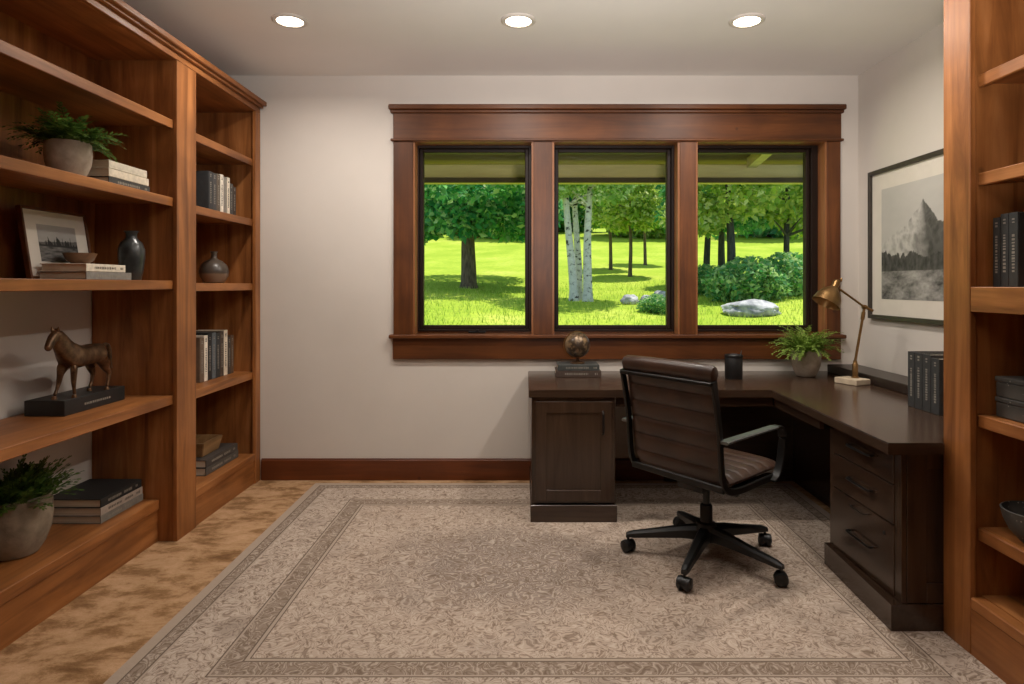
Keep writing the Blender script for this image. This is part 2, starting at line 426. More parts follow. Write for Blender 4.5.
for k, (a, b) in enumerate(WIN):
    root = bpy.data.objects.new('window_%d' % (k+1), None); COL.objects.link(root)
    root['kind'] = 'structure'; root.location = ((a+b)/2, YB+0.1, WZ0)
    bm = bmesh.new(); e = 0.014
    bx(bm, a+.0005, a+e, YB-0.015, YB+0.20, WZ0+.001, WZ1-.001); bx(bm, b-e, b-.0005, YB-0.015, YB+0.20, WZ0+.001, WZ1-.001)
    bx(bm, a+e, b-e, YB-0.015, YB+0.20, WZ1-e, WZ1-.001); bx(bm, a+e, b-e, YB+0.10, YB+0.20, WZ0+.001, WZ0+e)
    struct('jamb', bm, M['jamb'], root)
    s0, s1, z0, z1 = a+e, b-e, WZ0+e, WZ1-e
    w = 0.018; wr = 0.045 if k == 2 else w
    bm = bmesh.new()    # fixed outer stop
    wl = 0.010
    for q in ((s0, s0+wl, z0, z1), (s1-wr, s1, z0, z1), (s0+wl, s1-wr, z1-w*1.1, z1), (s0+wl, s1-wr, z0, z0+w*0.8)):
        bx(bm, q[0], q[1], YB+0.085, YB+0.19, q[2], q[3], 0.002)
    struct('window_frame', bm, M['sash'], root)
    s0 += wl; s1 -= wr; z0 += w*0.8; z1 -= w*1.1; w = 0.026
    bm = bmesh.new()
    for q in ((s0, s0+w, z0, z1), (s1-w, s1, z0, z1), (s0+w, s1-w, z1-w, z1), (s0+w, s1-w, z0, z0+w)):
        bx(bm, q[0], q[1], YB+0.110, YB+0.165, q[2], q[3], 0.004)
    struct('sash', bm, M['sash'], root)
    bm = bmesh.new(); bx(bm, s0+w-.005, s1-w+.005, YB+0.138, YB+0.142, z0+w-.005, z1-w+.005)
    struct('pane', bm, M['glass'], root)
    if k == 0:
        bm = bmesh.new(); bx(bm, -0.39, -0.27, YB+0.065, YB+0.085, WZ0+0.004, WZ0+0.018, 0.003); bx(bm, -0.34, -0.32, YB+0.06, YB+0.085, WZ0+0.016, WZ0+0.03, 0.003)
        struct('crank_handle', bm, M['black_metal'], root)

# recessed ceiling lights: three in view, three out of view nearer the viewer
names = ['round recessed ceiling light nearest the left bookcase', 'round recessed ceiling light in the middle of the row', 'round recessed ceiling light nearest the right bookcase']
def downlight(x, y, lab, power):
    r = thing('ceiling_light', lab, 'ceiling light', (x, y, ZC-0.012), 0, 'recessed ceiling lights')
    bm = bmesh.new(); lathe(bm, [(0.094, ZC-0.001), (0.094, ZC-0.006), (0.086, ZC-0.011), (0.070, ZC-0.009), (0.068, ZC-0.001)], (x, y, 0), 40, False, False)
    link('trim_ring', bm, M['white_trim'], r, True)
    bm = bmesh.new(); lathe(bm, [(0.0682, ZC-0.0015), (0.0675, ZC-0.007), (0.045, ZC-0.0085), (0.0001, ZC-0.009)], (x, y, 0), 40, False, False)
    link('lens', bm, M['lens'], r, True)
    L = bpy.data.lights.new('downlight', 'AREA'); L.shape = 'DISK'; L.size = 0.13; L.energy = power; L.color = (1.0, 0.93, 0.85); L.spread = math.radians(165)
    lo = bpy.data.objects.new('downlight_lamp', L); COL.objects.link(lo); lo.location = (x, y, ZC-0.016)
PW_FRONT = 12.5
for (x, lab) in zip((-1.26, -0.035, 1.19), names): downlight(x, 3.40, lab, PW_FRONT)
# second row of the same lights, above the near half of the room (dimmer towards the left)
for x, pw in ((-1.26, 1.0), (-0.035, 4.5), (1.19, 13.0)):
    L = bpy.data.lights.new('downlight', 'AREA'); L.shape = 'DISK'; L.size = 0.15; L.energy = pw; L.color = (1.0, 0.93, 0.85); L.spread = math.radians(170)
    lo = bpy.data.objects.new('downlight_lamp', L); COL.objects.link(lo); lo.location = (x, 2.6, ZC-0.016)

# ------------------------------------------------------------------ rug
RZ = 0.009
bm = box(-1.39, 1.75, 1.80, 4.197, 0.0005, RZ, 0.003)
single('area_rug', bm, M['rug'], 'large faded beige and grey patterned rug on the carpet', 'rug', (0.18, 3.0, 0.0))

# ------------------------------------------------------------------ left bookcase
FX = -1.79
lb = thing('bookcase', 'long built-in reddish wood bookcase along the left wall', 'bookcase', (-2.05, 2.9, 0))
Y0, Y1 = 1.35, 4.288
def part(name, bm, mat, root=lb, smooth=False): return link(name, bm, M[mat], root, smooth)
SH = (2.170, 1.770, 1.343, 0.752)
P0, P1 = 3.262, 3.452
for (a, b) in ((P0, P1), (Y1-0.075, Y1), (Y0, Y0+0.16)):
    part('stile', box(FX-0.022, FX, a, b, 0.0, 2.478, 0.002), 'wood_z')
for (a, b) in ((P0+0.005, P0+0.03), (P1-0.03, P1-0.005), (Y1-0.03, Y1-0.002), (Y0+0.005, Y0+0.03)):
    part('side_panel', box(XL+0.004, FX-0.0225, a, b, 0.0, 2.478), 'wood_z')
part('top_panel', box(XL+0.004, FX-0.0225, Y0, Y1, 2.4785, 2.498), 'wood_y')
part('header_rail', box(FX-0.022, FX, Y0, Y1, 2.4785, 2.512, 0.002), 'wood_y')
bm = bmesh.new(); bx(bm, XL+0.004, -1.768, Y0, Y1, 2.5125, 2.526, 0.002); bx(bm, XL+0.004, -1.745, Y0-0.02, Y1, 2.526, 2.556, 0.004)
part('crown_moulding', bm, 'wood_y')
for (a, b, deep) in ((Y0+0.0305, P0+0.0045, True), (P1-0.0045, Y1-0.0305, False)):
    for z in SH:
        zz = z - (0.012 if not deep and z < 2.2 else 0)
        bm = bmesh.new(); bx(bm, XL+0.02, FX-0.03, a, b, zz-0.03, zz); bx(bm, FX-0.03, FX-0.018 if False else FX-0.0225, a, b, zz-0.046, zz, 0.0025)
        part('shelf', bm, 'wood_y')
# wooden backs behind the upper shelves of the wide bay and behind the whole narrow bay
part('back_panel', box(XL+0.004, XL+0.018, Y0+0.031, P0+0.0045, 1.298, 2.478), 'wood_z')
part('back_panel', box(XL+0.004, XL+0.018, P1-0.0045, Y1-0.031, 0.0, 2.478), 'wood_z')
bm = bmesh.new(); bx(bm, XL+0.004, -1.884, Y0+0.031, P0+0.0045, 0.165, 0.2166, 0.003); part('bottom_shelf', bm, 'wood_y')
part('plinth', box(XL+0.05, -1.892, Y0+0.031, P0+0.0045, 0.0, 0.1645), 'wood_y')
bm = bmesh.new(); bx(bm, XL+0.02, FX-0.004, P1+0.0005, Y1-0.0755, 0.155, 0.200, 0.003); part('bottom_shelf', bm, 'wood_y')
part('plinth', box(XL+0.05, FX-0.012, P1+0.0005, Y1-0.0755, 0.0, 0.1545), 'wood_y')

# ------------------------------------------------------------------ right bookcase
RX = 1.58
rb = thing('bookcase', 'tall reddish wood bookcase at the right edge, in front of the desk end', 'bookcase', (1.92, 1.7, 0))
RY0, RY1 = 0.5, 2.395
for (a, b) in ((2.251, RY1), (RY0, RY0+0.144)):
    part('stile', box(RX, RX+0.022, a, b, RZ+0.0003, 2.478, 0.002), 'wood_z', rb)
for (a, b) in ((2.262, 2.29), (RY1-0.025, RY1-0.002), (RY0+0.004, RY0+0.13)):
    part('side_panel', box(RX+0.0225, XR-0.004, a, b, RZ+0.0003, 2.478), 'wood_z', rb)
part('back_panel', box(XR-0.02, XR-0.0045, RY0+0.131, 2.2615, RZ+0.0003, 2.478), 'wood_z', rb)
part('top_panel', box(RX+0.0225, XR-0.004, RY0, RY1, 2.4785, 2.498), 'wood_y', rb)
part('header_rail', box(RX, RX+0.022, RY0, RY1, 2.4785, 2.512), 'wood_y', rb)
bm = bmesh.new(); bx(bm, RX-0.02, XR-0.004, RY0, RY1, 2.5125, 2.526, 0.002); bx(bm, RX-0.045, XR-0.004, RY0-0.02, RY1+0.02, 2.526, 2.556, 0.004)
part('crown_moulding', bm, 'wood_y', rb)
for z in (2.068, 1.718, 0.858, 0.456):
    bm = bmesh.new(); bx(bm, RX+0.052, XR-0.021, RY0+0.131, 2.2615, z-0.03, z); bx(bm, RX+0.034, RX+0.052, RY0+0.131, 2.2615, z-0.045, z, 0.003)
    part('shelf', bm, 'wood_y', rb)
bm = bmesh.new(); bx(bm, RX+0.001, RX+0.0225, RY0+0.145, 2.2505, 1.225, 1.313, 0.002); bx(bm, RX+0.0225, XR-0.021, RY0+0.131, 2.2615, 1.28, 1.313)
part('fixed_shelf', bm, 'wood_y', rb)
bm = bmesh.new(); bx(bm, RX+0.0008, RX+0.05, RY0+0.145, 2.2505, 0.172, 0.213, 0.004); bx(bm, RX+0.05, XR-0.021, RY0+0.131, 2.2615, 0.18, 0.213)
part('bottom_shelf', bm, 'wood_y', rb)
part('plinth', box(RX+0.003, RX+0.03, RY0+0.145, 2.2505, RZ+0.0003, 0.1715), 'wood_y', rb)

# ------------------------------------------------------------------ books
def book(l, w, t, M4, label, col, group=None, title='pale', name='book', marks=1):
    """lying book: length along Y, spine at +X, thickness up; M4 puts it in place"""
    loc = M4 @ Vector((0, 0, 0))
    r = thing(name, label, 'book', loc, 0, group)
    c = min(0.004, t*0.12)
    def fin(nm, bm, m, sm=False):
        bmesh.ops.transform(bm, matrix=M4, verts=bm.verts)
        return link(nm, bm, m, r, sm)
    bm = bmesh.new()
    bx(bm, -w/2, w/2-0.004, -l/2, l/2, 0, c, c*0.3); bx(bm, -w/2, w/2-0.004, -l/2, l/2, t-c, t, c*0.3)
    bx(bm, w/2-0.004, w/2, -l/2, l/2, 0.0004, t-0.0004, 0.0015, 2)
    fin('cover', bm, cloth(col))
    bm = box(-w/2+0.006, w/2-0.0045, -l/2+0.005, l/2-0.005, c+0.0002, t-c-0.0002)
    fin('pages', bm, M['paper'])
    if title:
        q = random.Random(hash((round(l*1000), round(t*1000), len(label), col)) & 0xffff)
        for (a, b) in ((-0.30, 0.22), (0.36, 0.42)) if marks == 1 else ((-0.33, -0.02), (0.05, 0.25), (0.34, 0.40)):
            y = a*l; bm = bmesh.new()
            while y < b*l:
                s = q.uniform(0.004, 0.009)
                hh = min(0.007, t*0.16)*q.uniform(0.8, 1.1)
                bx(bm, w/2, w/2+0.0004, y, y+s, t/2-hh, t/2+hh)
                y += s + q.uniform(0.003, 0.006)
            fin('spine_lettering', bm, M['foil'] if title == 'pale' else M['foil_dark'])
    return r
T = Matrix.Translation
def lying(x, y, z, rz=0.0): return T((x, y, z)) @ Matrix.Rotation(rz, 4, 'Z')
def stand_left(x, y, z, l): return T((x, y, z+l/2)) @ Matrix.Rotation(PI/2, 4, 'X')          # spine faces +X, thickness runs -Y
def stand_right(x, y, z, l, rz=0.0): return T((x, y, z+l/2)) @ Matrix.Rotation(PI+rz, 4, 'Z') @ Matrix.Rotation(PI/2, 4, 'X')   # spine faces -X, thickness runs +Y

CREAM, WHITE, BLK, DGR, GRY, BRN = (196, 184, 164), (206, 198, 184), (26, 27, 27), (46, 46, 45), (104, 100, 94), (84, 64, 50)
# stack beside the fern
z = SH[1]+0.0005
for (t, l, w, col, lab, ti) in ((0.036, 0.31, 0.23, (52, 50, 48), 'dark grey book at the bottom of the stack beside the fern pot', 'pale'),
                                (0.036, 0.30, 0.225, CREAM, 'cream book in the middle of the stack beside the fern pot', None),
                                (0.036, 0.285, 0.215, (186, 176, 158), 'pale cream book on top of the stack beside the fern pot', None)):
    book(l, w, t, lying(-1.855-w/2-0.002, 2.835+l/2-0.005, z), lab, col, 'books stacked beside the fern', ti); z += t+0.0006
# two under the little wooden bowl
z = SH[2]+0.0005
for (t, l, w, col, lab, ti, yy) in ((0.034, 0.31, 0.21, (116, 112, 106), 'grey book under the cream book and wooden bowl', 'pale', 2.70),
                                    (0.034, 0.265, 0.20, (196, 186, 168), 'cream spined book lying directly under the small wooden bowl', 'dark', 2.70)):
    book(l, w, t, lying(-1.868-w/2, yy+l/2, z), lab, col, 'books under the wooden bowl', ti); z += t+0.0006
ZB = z
# three large ones low down, beside the big pot
z = 0.2172
for (t, l, w, col, lab, ti) in ((0.036, 0.325, 0.27, (112, 108, 100), 'grey patterned book at the bottom of the stack beside the largest pot', 'pale'),
                                (0.036, 0.320, 0.265, (150, 138, 126), 'greyish pink book in the middle of the stack beside the largest pot', 'dark'),
                                (0.040, 0.312, 0.265, (24, 25, 24), 'black book on top of the stack beside the largest pot', 'pale')):
    book(l, w, t, lying(-1.957-w/2, 2.925+l/2, z, 0.0), lab, col, 'books stacked beside the largest pot', ti, marks=2); z += t+0.0006
# standing books, narrow bay, upper
ys = 3.735
for (t, h, col, lab) in ((0.045, 0.235, (44, 45, 46), 'dark upright book, nearest end of the upper standing row in the narrow bay'),
                         (0.047, 0.232, (58, 58, 58), 'charcoal upright book second in the upper standing row'),
                         (0.045, 0.236, (86, 74, 62), 'brownish upright book between the charcoal and white ones on the upper row'),
                         (0.040, 0.240, (212, 204, 190), 'tall white spined book in the middle of the upper standing row'),
                         (0.045, 0.232, (122, 116, 108), 'grey spined book between the two white ones on the upper row'),
                         (0.036, 0.236, (206, 196, 178), 'thin cream spined book farther along the upper standing row'),
                         (0.042, 0.205, (60, 58, 56), 'short charcoal book after the cream one on the upper row'),
                         (0.040, 0.190, (52, 42, 36), 'short dark brown book at the window end of the upper standing row')):
    book(h, 0.17, t, stand_left(-1.862-0.085, ys+t, SH[1]-0.0115, h), lab, col, 'upright books on the upper shelf of the narrow bay', None if col in (WHITE,) else ('dark' if col[0] > 180 else 'pale')); ys += t+0.0015
# standing books, narrow bay, lower
ys = 3.755
for (t, h, col, lab) in ((0.05, 0.265, (96, 78, 62), 'brown upright book at the post end of the lower standing row'),
                         (0.042, 0.275, (210, 200, 184), 'white spined book second in the lower standing row'),
                         (0.050, 0.285, (28, 28, 29), 'black upright book beside the white one on the lower row'),
                         (0.050, 0.285, (82, 88, 92), 'blue grey upright book in the lower standing row'),
                         (0.052, 0.280, (44, 46, 46), 'dark charcoal upright book in the middle of the lower row'),
                         (0.048, 0.285, (70, 58, 48), 'dark brown upright book before the cream one on the lower row'),
                         (0.050, 0.290, (202, 190, 170), 'tall cream spined book near the window end of the lower row'),
                         (0.045, 0.240, (62, 56, 50), 'short dark book after the cream one on the lower row'),
                         (0.040, 0.250, (88, 66, 48), 'chestnut brown book ending the lower standing row')):
    book(h, 0.19, t, stand_left(-1.925-0.095, ys+t, SH[3]-0.0115, h), lab, col, 'upright books on the lower shelf of the narrow bay', 'dark' if col[0] > 180 else 'pale'); ys += t+0.0012
# two lying books at the bottom of the narrow bay
z = 0.2005
for (t, l, w, col, lab) in ((0.046, 0.42, 0.27, (70, 66, 60), 'grey brown book at the very bottom, under another below the hewn box'),
                            (0.046, 0.41, 0.265, (58, 52, 47), 'dark brown book directly under the hewn wooden box')):
    book(l, w, t, lying(-1.868-w/2, 3.712+l/2, z), lab, col, 'books under the hewn box', 'pale', marks=2); z += t+0.0006
ZX = z
# right bookcase: upright books
ys = 2.243
for (t, h, lab) in ((0.034, 0.243, 'black upright book in the right bookcase, nearest the desk end of its row'),
                    (0.037, 0.253, 'black upright book second in the row in the right bookcase'),
                    (0.040, 0.253, 'black upright book cut off by the right edge of the picture')):
    ys -= t
    book(h, 0.19, t, stand_right(1.655+0.095, ys, 1.3135, h), lab, (40, 41, 40), 'black upright books in the right bookcase', 'pale'); ys -= 0.0015
# desk: four upright binders
ys = 3.045
for (t, h, w, lab) in ((0.054, 0.262, 0.21, 'dark grey upright book on the desk, farthest of four from the bookcase'),
                       (0.054, 0.262, 0.21, 'dark grey upright book on the desk, second of four'),
                       (0.060, 0.262, 0.215, 'dark grey upright book on the desk, third of four'),
                       (0.058, 0.250, 0.215, 'slightly shorter dark grey upright book on the desk, nearest the bookcase')):
    ys -= t
    book(h, w, t, stand_right(1.838+w/2, ys, 0.7405, h), lab, (44, 44, 43), 'upright books on the desk', 'pale'); ys -= 0.002
# desk: two books under the globe
z = 0.7405
for (t, l, w, col, lab) in ((0.040, 0.285, 0.20, (66, 52, 44), 'dark brown book at the bottom of the pair under the globe'),
                            (0.036, 0.262, 0.185, (58, 60, 58), 'dark grey book directly under the globe')):
    book(l, w, t, lying(0.337, 3.985+w/2, z, -PI/2), lab, col, 'books under the globe', 'pale'); z += t+0.0006
ZG = z

# ------------------------------------------------------------------ plants
def leafpair(verts, faces, p, d, side, up, L, W):
    """one pointed leaf (two quads folded slightly)"""
    i = len(verts); m = p + side*L*0.5
    verts += [p, p+side*L*0.45+d*W*0.5, p+side*L+d*W*0.15, p+side*L*0.45-d*W*0.5]
    faces.append((i, i+1, i+2, i+3))

def fronds(n, L0, L1, droop, el0, el1, npair, leafL, leafW, rbase, seed, lim=9.0):
    q = random.Random(seed); verts, faces = [], []
    for k in range(n):
        az = 2*PI*k/n*1.618*3 + q.uniform(-0.3, 0.3)
        el = math.radians(q.uniform(el0, el1)); L = q.uniform(L0, L1); L = min(L, lim/max(0.05, -math.cos(az))*0.9)
        rb = rbase*q.uniform(0.0, 1.0)
        p = Vector((math.cos(az)*rb, math.sin(az)*rb, 0)); dirh = Vector((math.cos(az), math.sin(az), 0))
        steps = npair; ds = L/steps; pts = []
        for s in range(steps+1):
            e = el - droop*(s/steps)**1.4*q.uniform(0.9, 1.1)
            pts.append(p.copy()); p = p + (dirh*math.cos(e) + Vector((0, 0, 1))*math.sin(e))*ds
        i0 = len(verts)
        sd = Vector((-dirh.y, dirh.x, 0)); wv = 0.0016
        for a in pts: verts += [a+sd*wv, a-sd*wv]
        for s in range(steps): faces.append((i0+2*s, i0+2*s+1, i0+2*s+3, i0+2*s+2))
        for s in range(1, steps+1):
            tt = (pts[s]-pts[s-1]).normalized()
            f = math.sin(PI*min(1, (0.18+0.82*s/steps)))**0.7 if s < steps else 0.4
            up = sd.cross(tt)
            for sg in (1, -1):
                dv = (sd*sg*0.85 + tt*0.5 + up*q.uniform(-0.25, 0.35)).normalized()
                leafpair(verts, faces, pts[s], tt, dv, up, leafL*max(0.3, f)*q.uniform(0.8, 1.2), leafW)
    return verts, faces

def pot_plant(name, label, loc, r, h, prof, potmat, fol, leafmat, fz, group=None):
    root = thing(name, label, 'plant', loc, 0, group)
    bm = bmesh.new(); pr = [(r*a, h*b) for a, b in prof]
    inner = [(r*prof[-1][0]*0.90, h*prof[-1][1]), (r*prof[-1][0]*0.88, h*0.86)]
    lathe(bm, pr + inner, (0, 0, 0), 40, True, False)
    link('pot', bm, M[potmat], root, True, False)
    bm = bmesh.new(); lathe(bm, [(r*prof[-1][0]*0.885, h*0.855), (r*0.4, h*0.88), (0.001, h*0.89)], (0, 0, 0), 24, False, False)
    link('soil', bm, M['soil'], root, True, False)
    vs, fs = fol
    me = bpy.data.meshes.new('leaves'); me.from_pydata([tuple(v + Vector((0, 0, fz))) for v in vs], [], fs); me.materials.append(M[leafmat])
    o = bpy.data.objects.new('leaves', me); COL.objects.link(o); o.parent = root
    return root
ROUND = [(0.50, 0), (0.62, 0.02), (0.80, 0.18), (0.95, 0.42), (1.0, 0.68), (0.97, 0.92), (0.95, 1.0)]
pot_plant('potted_fern', 'green fern in a pale concrete pot on the high left shelf', (-1.945, 2.70, SH[1]+0.0006), 0.087, 0.155, ROUND, 'concrete',
          fronds(110, 0.11, 0.20, 1.15, 15, 76, 11, 0.034, 0.014, 0.05, 3, 0.21), 'fern_d', 0.14)
pot_plant('potted_plant', 'bushy green plant in the largest, weathered stone pot on the bottom left shelf', (-2.092, 2.60, 0.2170), 0.130, 0.240, ROUND, 'concrete_d',
          fronds(260, 0.09, 0.20, 0.7, 20, 88, 8, 0.026, 0.021, 0.10, 5, 0.10), 'fern_d', 0.20)
pot_plant('potted_fern', 'bright green fern in a pale round pot on the desk by the window', (1.790, 4.04, 0.7402), 0.090, 0.165, ROUND, 'concrete',
          fronds(110, 0.13, 0.26, 1.3, 20, 85, 14, 0.034, 0.014, 0.05, 9), 'fern', 0.14)

# ------------------------------------------------------------------ small shelf objects
c = (-2.00, 2.85, ZB)
bm = bmesh.new(); lathe(bm, [(0.030, 0), (0.034, 0.003), (0.054, 0.020), (0.066, 0.050), (0.062, 0.050), (0.050, 0.022), (0.025, 0.009), (0.001, 0.008)], c, 36, True, False)
single('wooden_bowl', bm, M['turned_wood'], 'small turned wooden bowl on two books in front of the framed photo', 'bowl', c, smooth=True)
c = (-1.918, 3.09, SH[2]+0.0003)
bm = bmesh.new(); lathe(bm, [(0.040, 0), (0.044, 0.004), (0.051, 0.05), (0.058, 0.11), (0.058, 0.15), (0.047, 0.182), (0.030, 0.198), (0.024, 0.208), (0.024, 0.226), (0.033, 0.238), (0.031, 0.240), (0.020, 0.228), (0.019, 0.20)], c, 40, True, True)
single('vase', bm, M['vase'], 'dark grey glazed vase with a short flared neck on the left bookcase', 'vase', c, smooth=True)
c = (-1.95, 3.975, SH[2]-0.0117)
r = thing('bottle_vase', 'round brown two-tone bottle vase with thin neck in the narrow bay', 'vase', c)
bm = bmesh.new(); lathe(bm, [(0.045, 0), (0.060, 0.006), (0.082, 0.045), (0.086, 0.075), (0.076, 0.112), (0.050, 0.138), (0.024, 0.150), (0.018, 0.160), (0.017, 0.188), (0.023, 0.198), (0.020, 0.199), (0.013, 0.19), (0.012, 0.165)], (0, 0, 0), 40, True, True)
link('vase_body', bm, M['bottle'], r, True, False)
# hewn wooden box, tapered and hollow
r = single('wooden_box', bmesh.new(), M['hewn_wood'], 'rough hewn pale wooden trough box on two books at the bottom of the narrow bay', 'box', (-2.0, 3.875, ZX))
def trough(L0, W0, L1, W1, h, th):
    bm = bmesh.new()
    def ring(a, b, z): return [bm.verts.new((sx*b/2, sy*a/2, z)) for sx, sy in ((-1, -1), (1, -1), (1, 1), (-1, 1))]
    A, B, C2, D = ring(L0, W0, 0), ring(L1, W1, h), ring(L1-2*th, W1-2*th, h-0.001), ring(L0-2*th, W0-2*th, th)
    for p, q in ((A, B), (B, C2), (C2, D)):
        for i in range(4): bm.faces.new((p[i], p[(i+1) % 4], q[(i+1) % 4], q[i]))
    bm.faces.new(list(reversed(A))); bm.faces.new(D)
    bmesh.ops.bevel(bm, geom=bm.edges[:], offset=0.004, segments=2, affect='EDGES')
    return bm
bm = trough(0.20, 0.16, 0.245, 0.195, 0.085, 0.022)
bmesh.ops.recalc_face_normals(bm, faces=bm.faces); bm.to_mesh(r.data); bm.free()
# speckled boxes and bowl, right bookcase
for k, (z, lab) in enumerate(((0.8585, 'grey speckled box under another on the right bookcase shelf'), (0.9298, 'grey speckled box on top of the pair in the right bookcase'))):
    rr = thing('storage_box', lab, 'box', (1.77, 2.09, z), 0, 'speckled boxes')
    link('box_body', box(1.66, 1.88, 1.95, 2.236, z, z+0.052, 0.003), M['speckle'], rr)
    link('lid', box(1.657, 1.883, 1.947, 2.239, z+0.0525, z+0.070, 0.003), M['speckle'], rr)
c = (1.715, 2.12, 0.4562)
bm = bmesh.new(); lathe(bm, [(0.045, 0), (0.050, 0.004), (0.078, 0.035), (0.096, 0.075), (0.103, 0.108), (0.098, 0.109), (0.088, 0.075), (0.065, 0.035), (0.03, 0.012), (0.001, 0.010)], c, 40, True, False)
single('stoneware_bowl', bm, M['speckle'], 'dark speckled stoneware bowl on the lower right bookcase shelf', 'bowl', c, smooth=True)

# framed photographs: flat prints with drawn landscapes (per-vertex tones)
def tone_print(name, root, P, U, V, nu, nv, fn):
    """grid from corner P spanned by U (right) and V (up); fn(u,v)->grey"""
    P, U, V = Vector(P), Vector(U), Vector(V)
    vs = [tuple(P + U*(i/nu) + V*(j/nv) - root_loc(root)) for j in range(nv+1) for i in range(nu+1)]
    fs = [(j*(nu+1)+i, j*(nu+1)+i+1, (j+1)*(nu+1)+i+1, (j+1)*(nu+1)+i) for j in range(nv) for i in range(nu)]
    me = bpy.data.meshes.new(name); me.from_pydata(vs, [], fs)
    at = me.color_attributes.new('tone', 'FLOAT_COLOR', 'POINT')
    for j in range(nv+1):
        for i in range(nu+1):
            k = fn(i/nu, j/nv); at.data[j*(nu+1)+i].color = (k, k*0.955, k*0.89, 1)
    me.materials.append(M['print']); o = bpy.data.objects.new(name, me); COL.objects.link(o); o.parent = root
    return o
g = G('photo_print'); a = g.n('ShaderNodeVertexColor', layer_name='tone'); g.bsdf(a.outputs[0], 0.6, spec=0.2); M['print'] = g.m
def fbm(x, y, o=5, s=0.0):
    v, a, f = 0, 0.5, 1
    for _ in range(o):
        v += a*mnoise.noise(Vector((x*f, y*f, s))); a *= 0.55; f *= 2.05
    return v
def mountain(u, v):
    sky = 0.50 - 0.08*(1-v) + 0.06*fbm(u*3, v*5, 4, 1)
    du = abs(u-0.52); ridge = 0.84 - (0.40 if u < 0.52 else 0.50)*du - 0.13*(1-math.exp(-du*8)) + 0.06*fbm(u*11, 1, 5, 2)*min(1, du*5+0.1)
    if v > ridge: return max(0.02, sky)
    tree = 0.37 + 0.09*abs(u-0.5) + 0.10*fbm(u*4, 2, 3, 7) + 0.07*fbm(u*26, 2, 3, 7)
    if v < 0.25:
        k = 0.20 + 0.30*fbm(u*6+2*v, v*16-u*2, 5, 9) + 0.14*fbm(u*34, v*50, 3, 3) + 0.10*math.exp(-((u-0.42-0.5*(0.25-v))/0.12)**2)
        return min(0.42, max(0.02, k + 0.06*(0.25-v)))
    if v < tree: return max(0.015, 0.065 + 0.09*fbm(u*30, v*14, 4, 5) + 0.05*max(0, v-0.30))
    sg = (u-0.52)/max(0.06, (0.86-v))                      # which flank, spreading downwards from the summit
    rg = 1-abs(fbm(u*7+v*3, v*5-u*3, 5, 3))*3.2; cr = 1-abs(fbm(u*16-v*9, v*13, 4, 8))*3.0
    lit = 0.30 - 0.20*max(-1, min(1, (sg+0.12)*3.5+0.9*fbm(u*6, v*9, 4, 6)))
    lit = lit*(0.55+0.45*max(0, rg)) + 0.10*max(0, cr)*max(0, v-0.42)*1.6
    return min(0.52, max(0.03, lit))
def meadow(u, v):
    if v > 0.42: 
        h = 0.46 + 0.22*max(0, 1-abs(((u*9+0.3*math.sin(u*31)) % 1)-0.5)*2.6)*(1 if 0.12 < u < 0.92 else 0.2)*(0.6+0.5*abs(math.sin(u*17)))
        hill = 0.52 + 0.08*u
        if v < h: return 0.03 + 0.02*abs(fbm(u*30, v*30, 2))
        if v < hill: return 0.12
        return 0.34 + 0.10*(v-0.4) + 0.06*fbm(u*3, v*5, 3)
    k = 0.10 + 0.22*fbm(u*5, v*16, 4, 2) + 0.05*(1-u)
    return min(0.35, max(0.02, k))

# mountain picture on the right wall
fy0, fy1, fz0, fz1 = 3.06, 4.128, 1.105, 2.050
r = thing('framed_picture', 'large framed mountain photograph with white mat on the right wall', 'picture', (XR-0.014, (fy0+fy1)/2, fz0))
w = 0.026; bm = bmesh.new()
for q in ((fy0, fy0+w, fz0, fz1), (fy1-w, fy1, fz0, fz1), (fy0+w, fy1-w, fz1-w, fz1), (fy0+w, fy1-w, fz0, fz0+w)):
    bx(bm, XR-0.030, XR-0.002, q[0], q[1], q[2], q[3], 0.002)
link('frame', bm, M['dark_frame'], r)
link('mat_board', box(XR-0.012, XR-0.004, fy0+w, fy1-w, fz0+w, fz1-w), M['mat_board'], r)
py0, py1, pz0, pz1 = 3.195, 3.996, 1.232, 1.920
tone_print('photo_print', r, (XR-0.0128, py1, pz0), (0, py0-py1, 0), (0, 0, pz1-pz0), 200, 170, mountain)

# small leaning photo on the left shelf
loc = Vector((-2.075, 2.86, SH[2]))
r = thing('framed_photo', 'small framed landscape photo leaning on the left bookcase shelf', 'picture', loc)
lean = Matrix.Rotation(math.radians(-9), 4, 'Y')
FW, FH, w = 0.400, 0.315, 0.011
def leaned(nm, bm, m):
    bmesh.ops.transform(bm, matrix=Matrix.Translation((0, 0, 0.003)) @ lean, verts=bm.verts); return link(nm, bm, m, r, False, False)
bm = bmesh.new()
for q in ((-FW/2, -FW/2+w, 0, FH), (FW/2-w, FW/2, 0, FH), (-FW/2+w, FW/2-w, FH-w, FH), (-FW/2+w, FW/2-w, 0, w)):
    bx(bm, -0.018, 0.006, q[0], q[1], q[2], q[3], 0.002)
leaned('frame', bm, M['trim_y'])
leaned('mat_board', box(-0.010, -0.004, -FW/2+w, FW/2-w, w, FH-w), M['mat_board'])
o = tone_print('photo_print', r, Vector((-0.0032, -0.118, 0.078))+loc, (0, 0.236, 0), (0, 0, 0.165), 90, 64, meadow)
o.data.transform(Matrix.Translation((0, 0, 0.003)) @ lean)
bm = box(-0.024, -0.0185, -0.035, 0.035, 0.02, 0.22); leaned('frame_back', bm, M['dark_frame'])
bm = bmesh.new(); sweep(bm, [(-0.058, 0, 0.205), (-0.13, 0, 0.002)], rect(0.05, 0.004)); link('easel_leg', bm, M['dark_frame'], r, False, False)

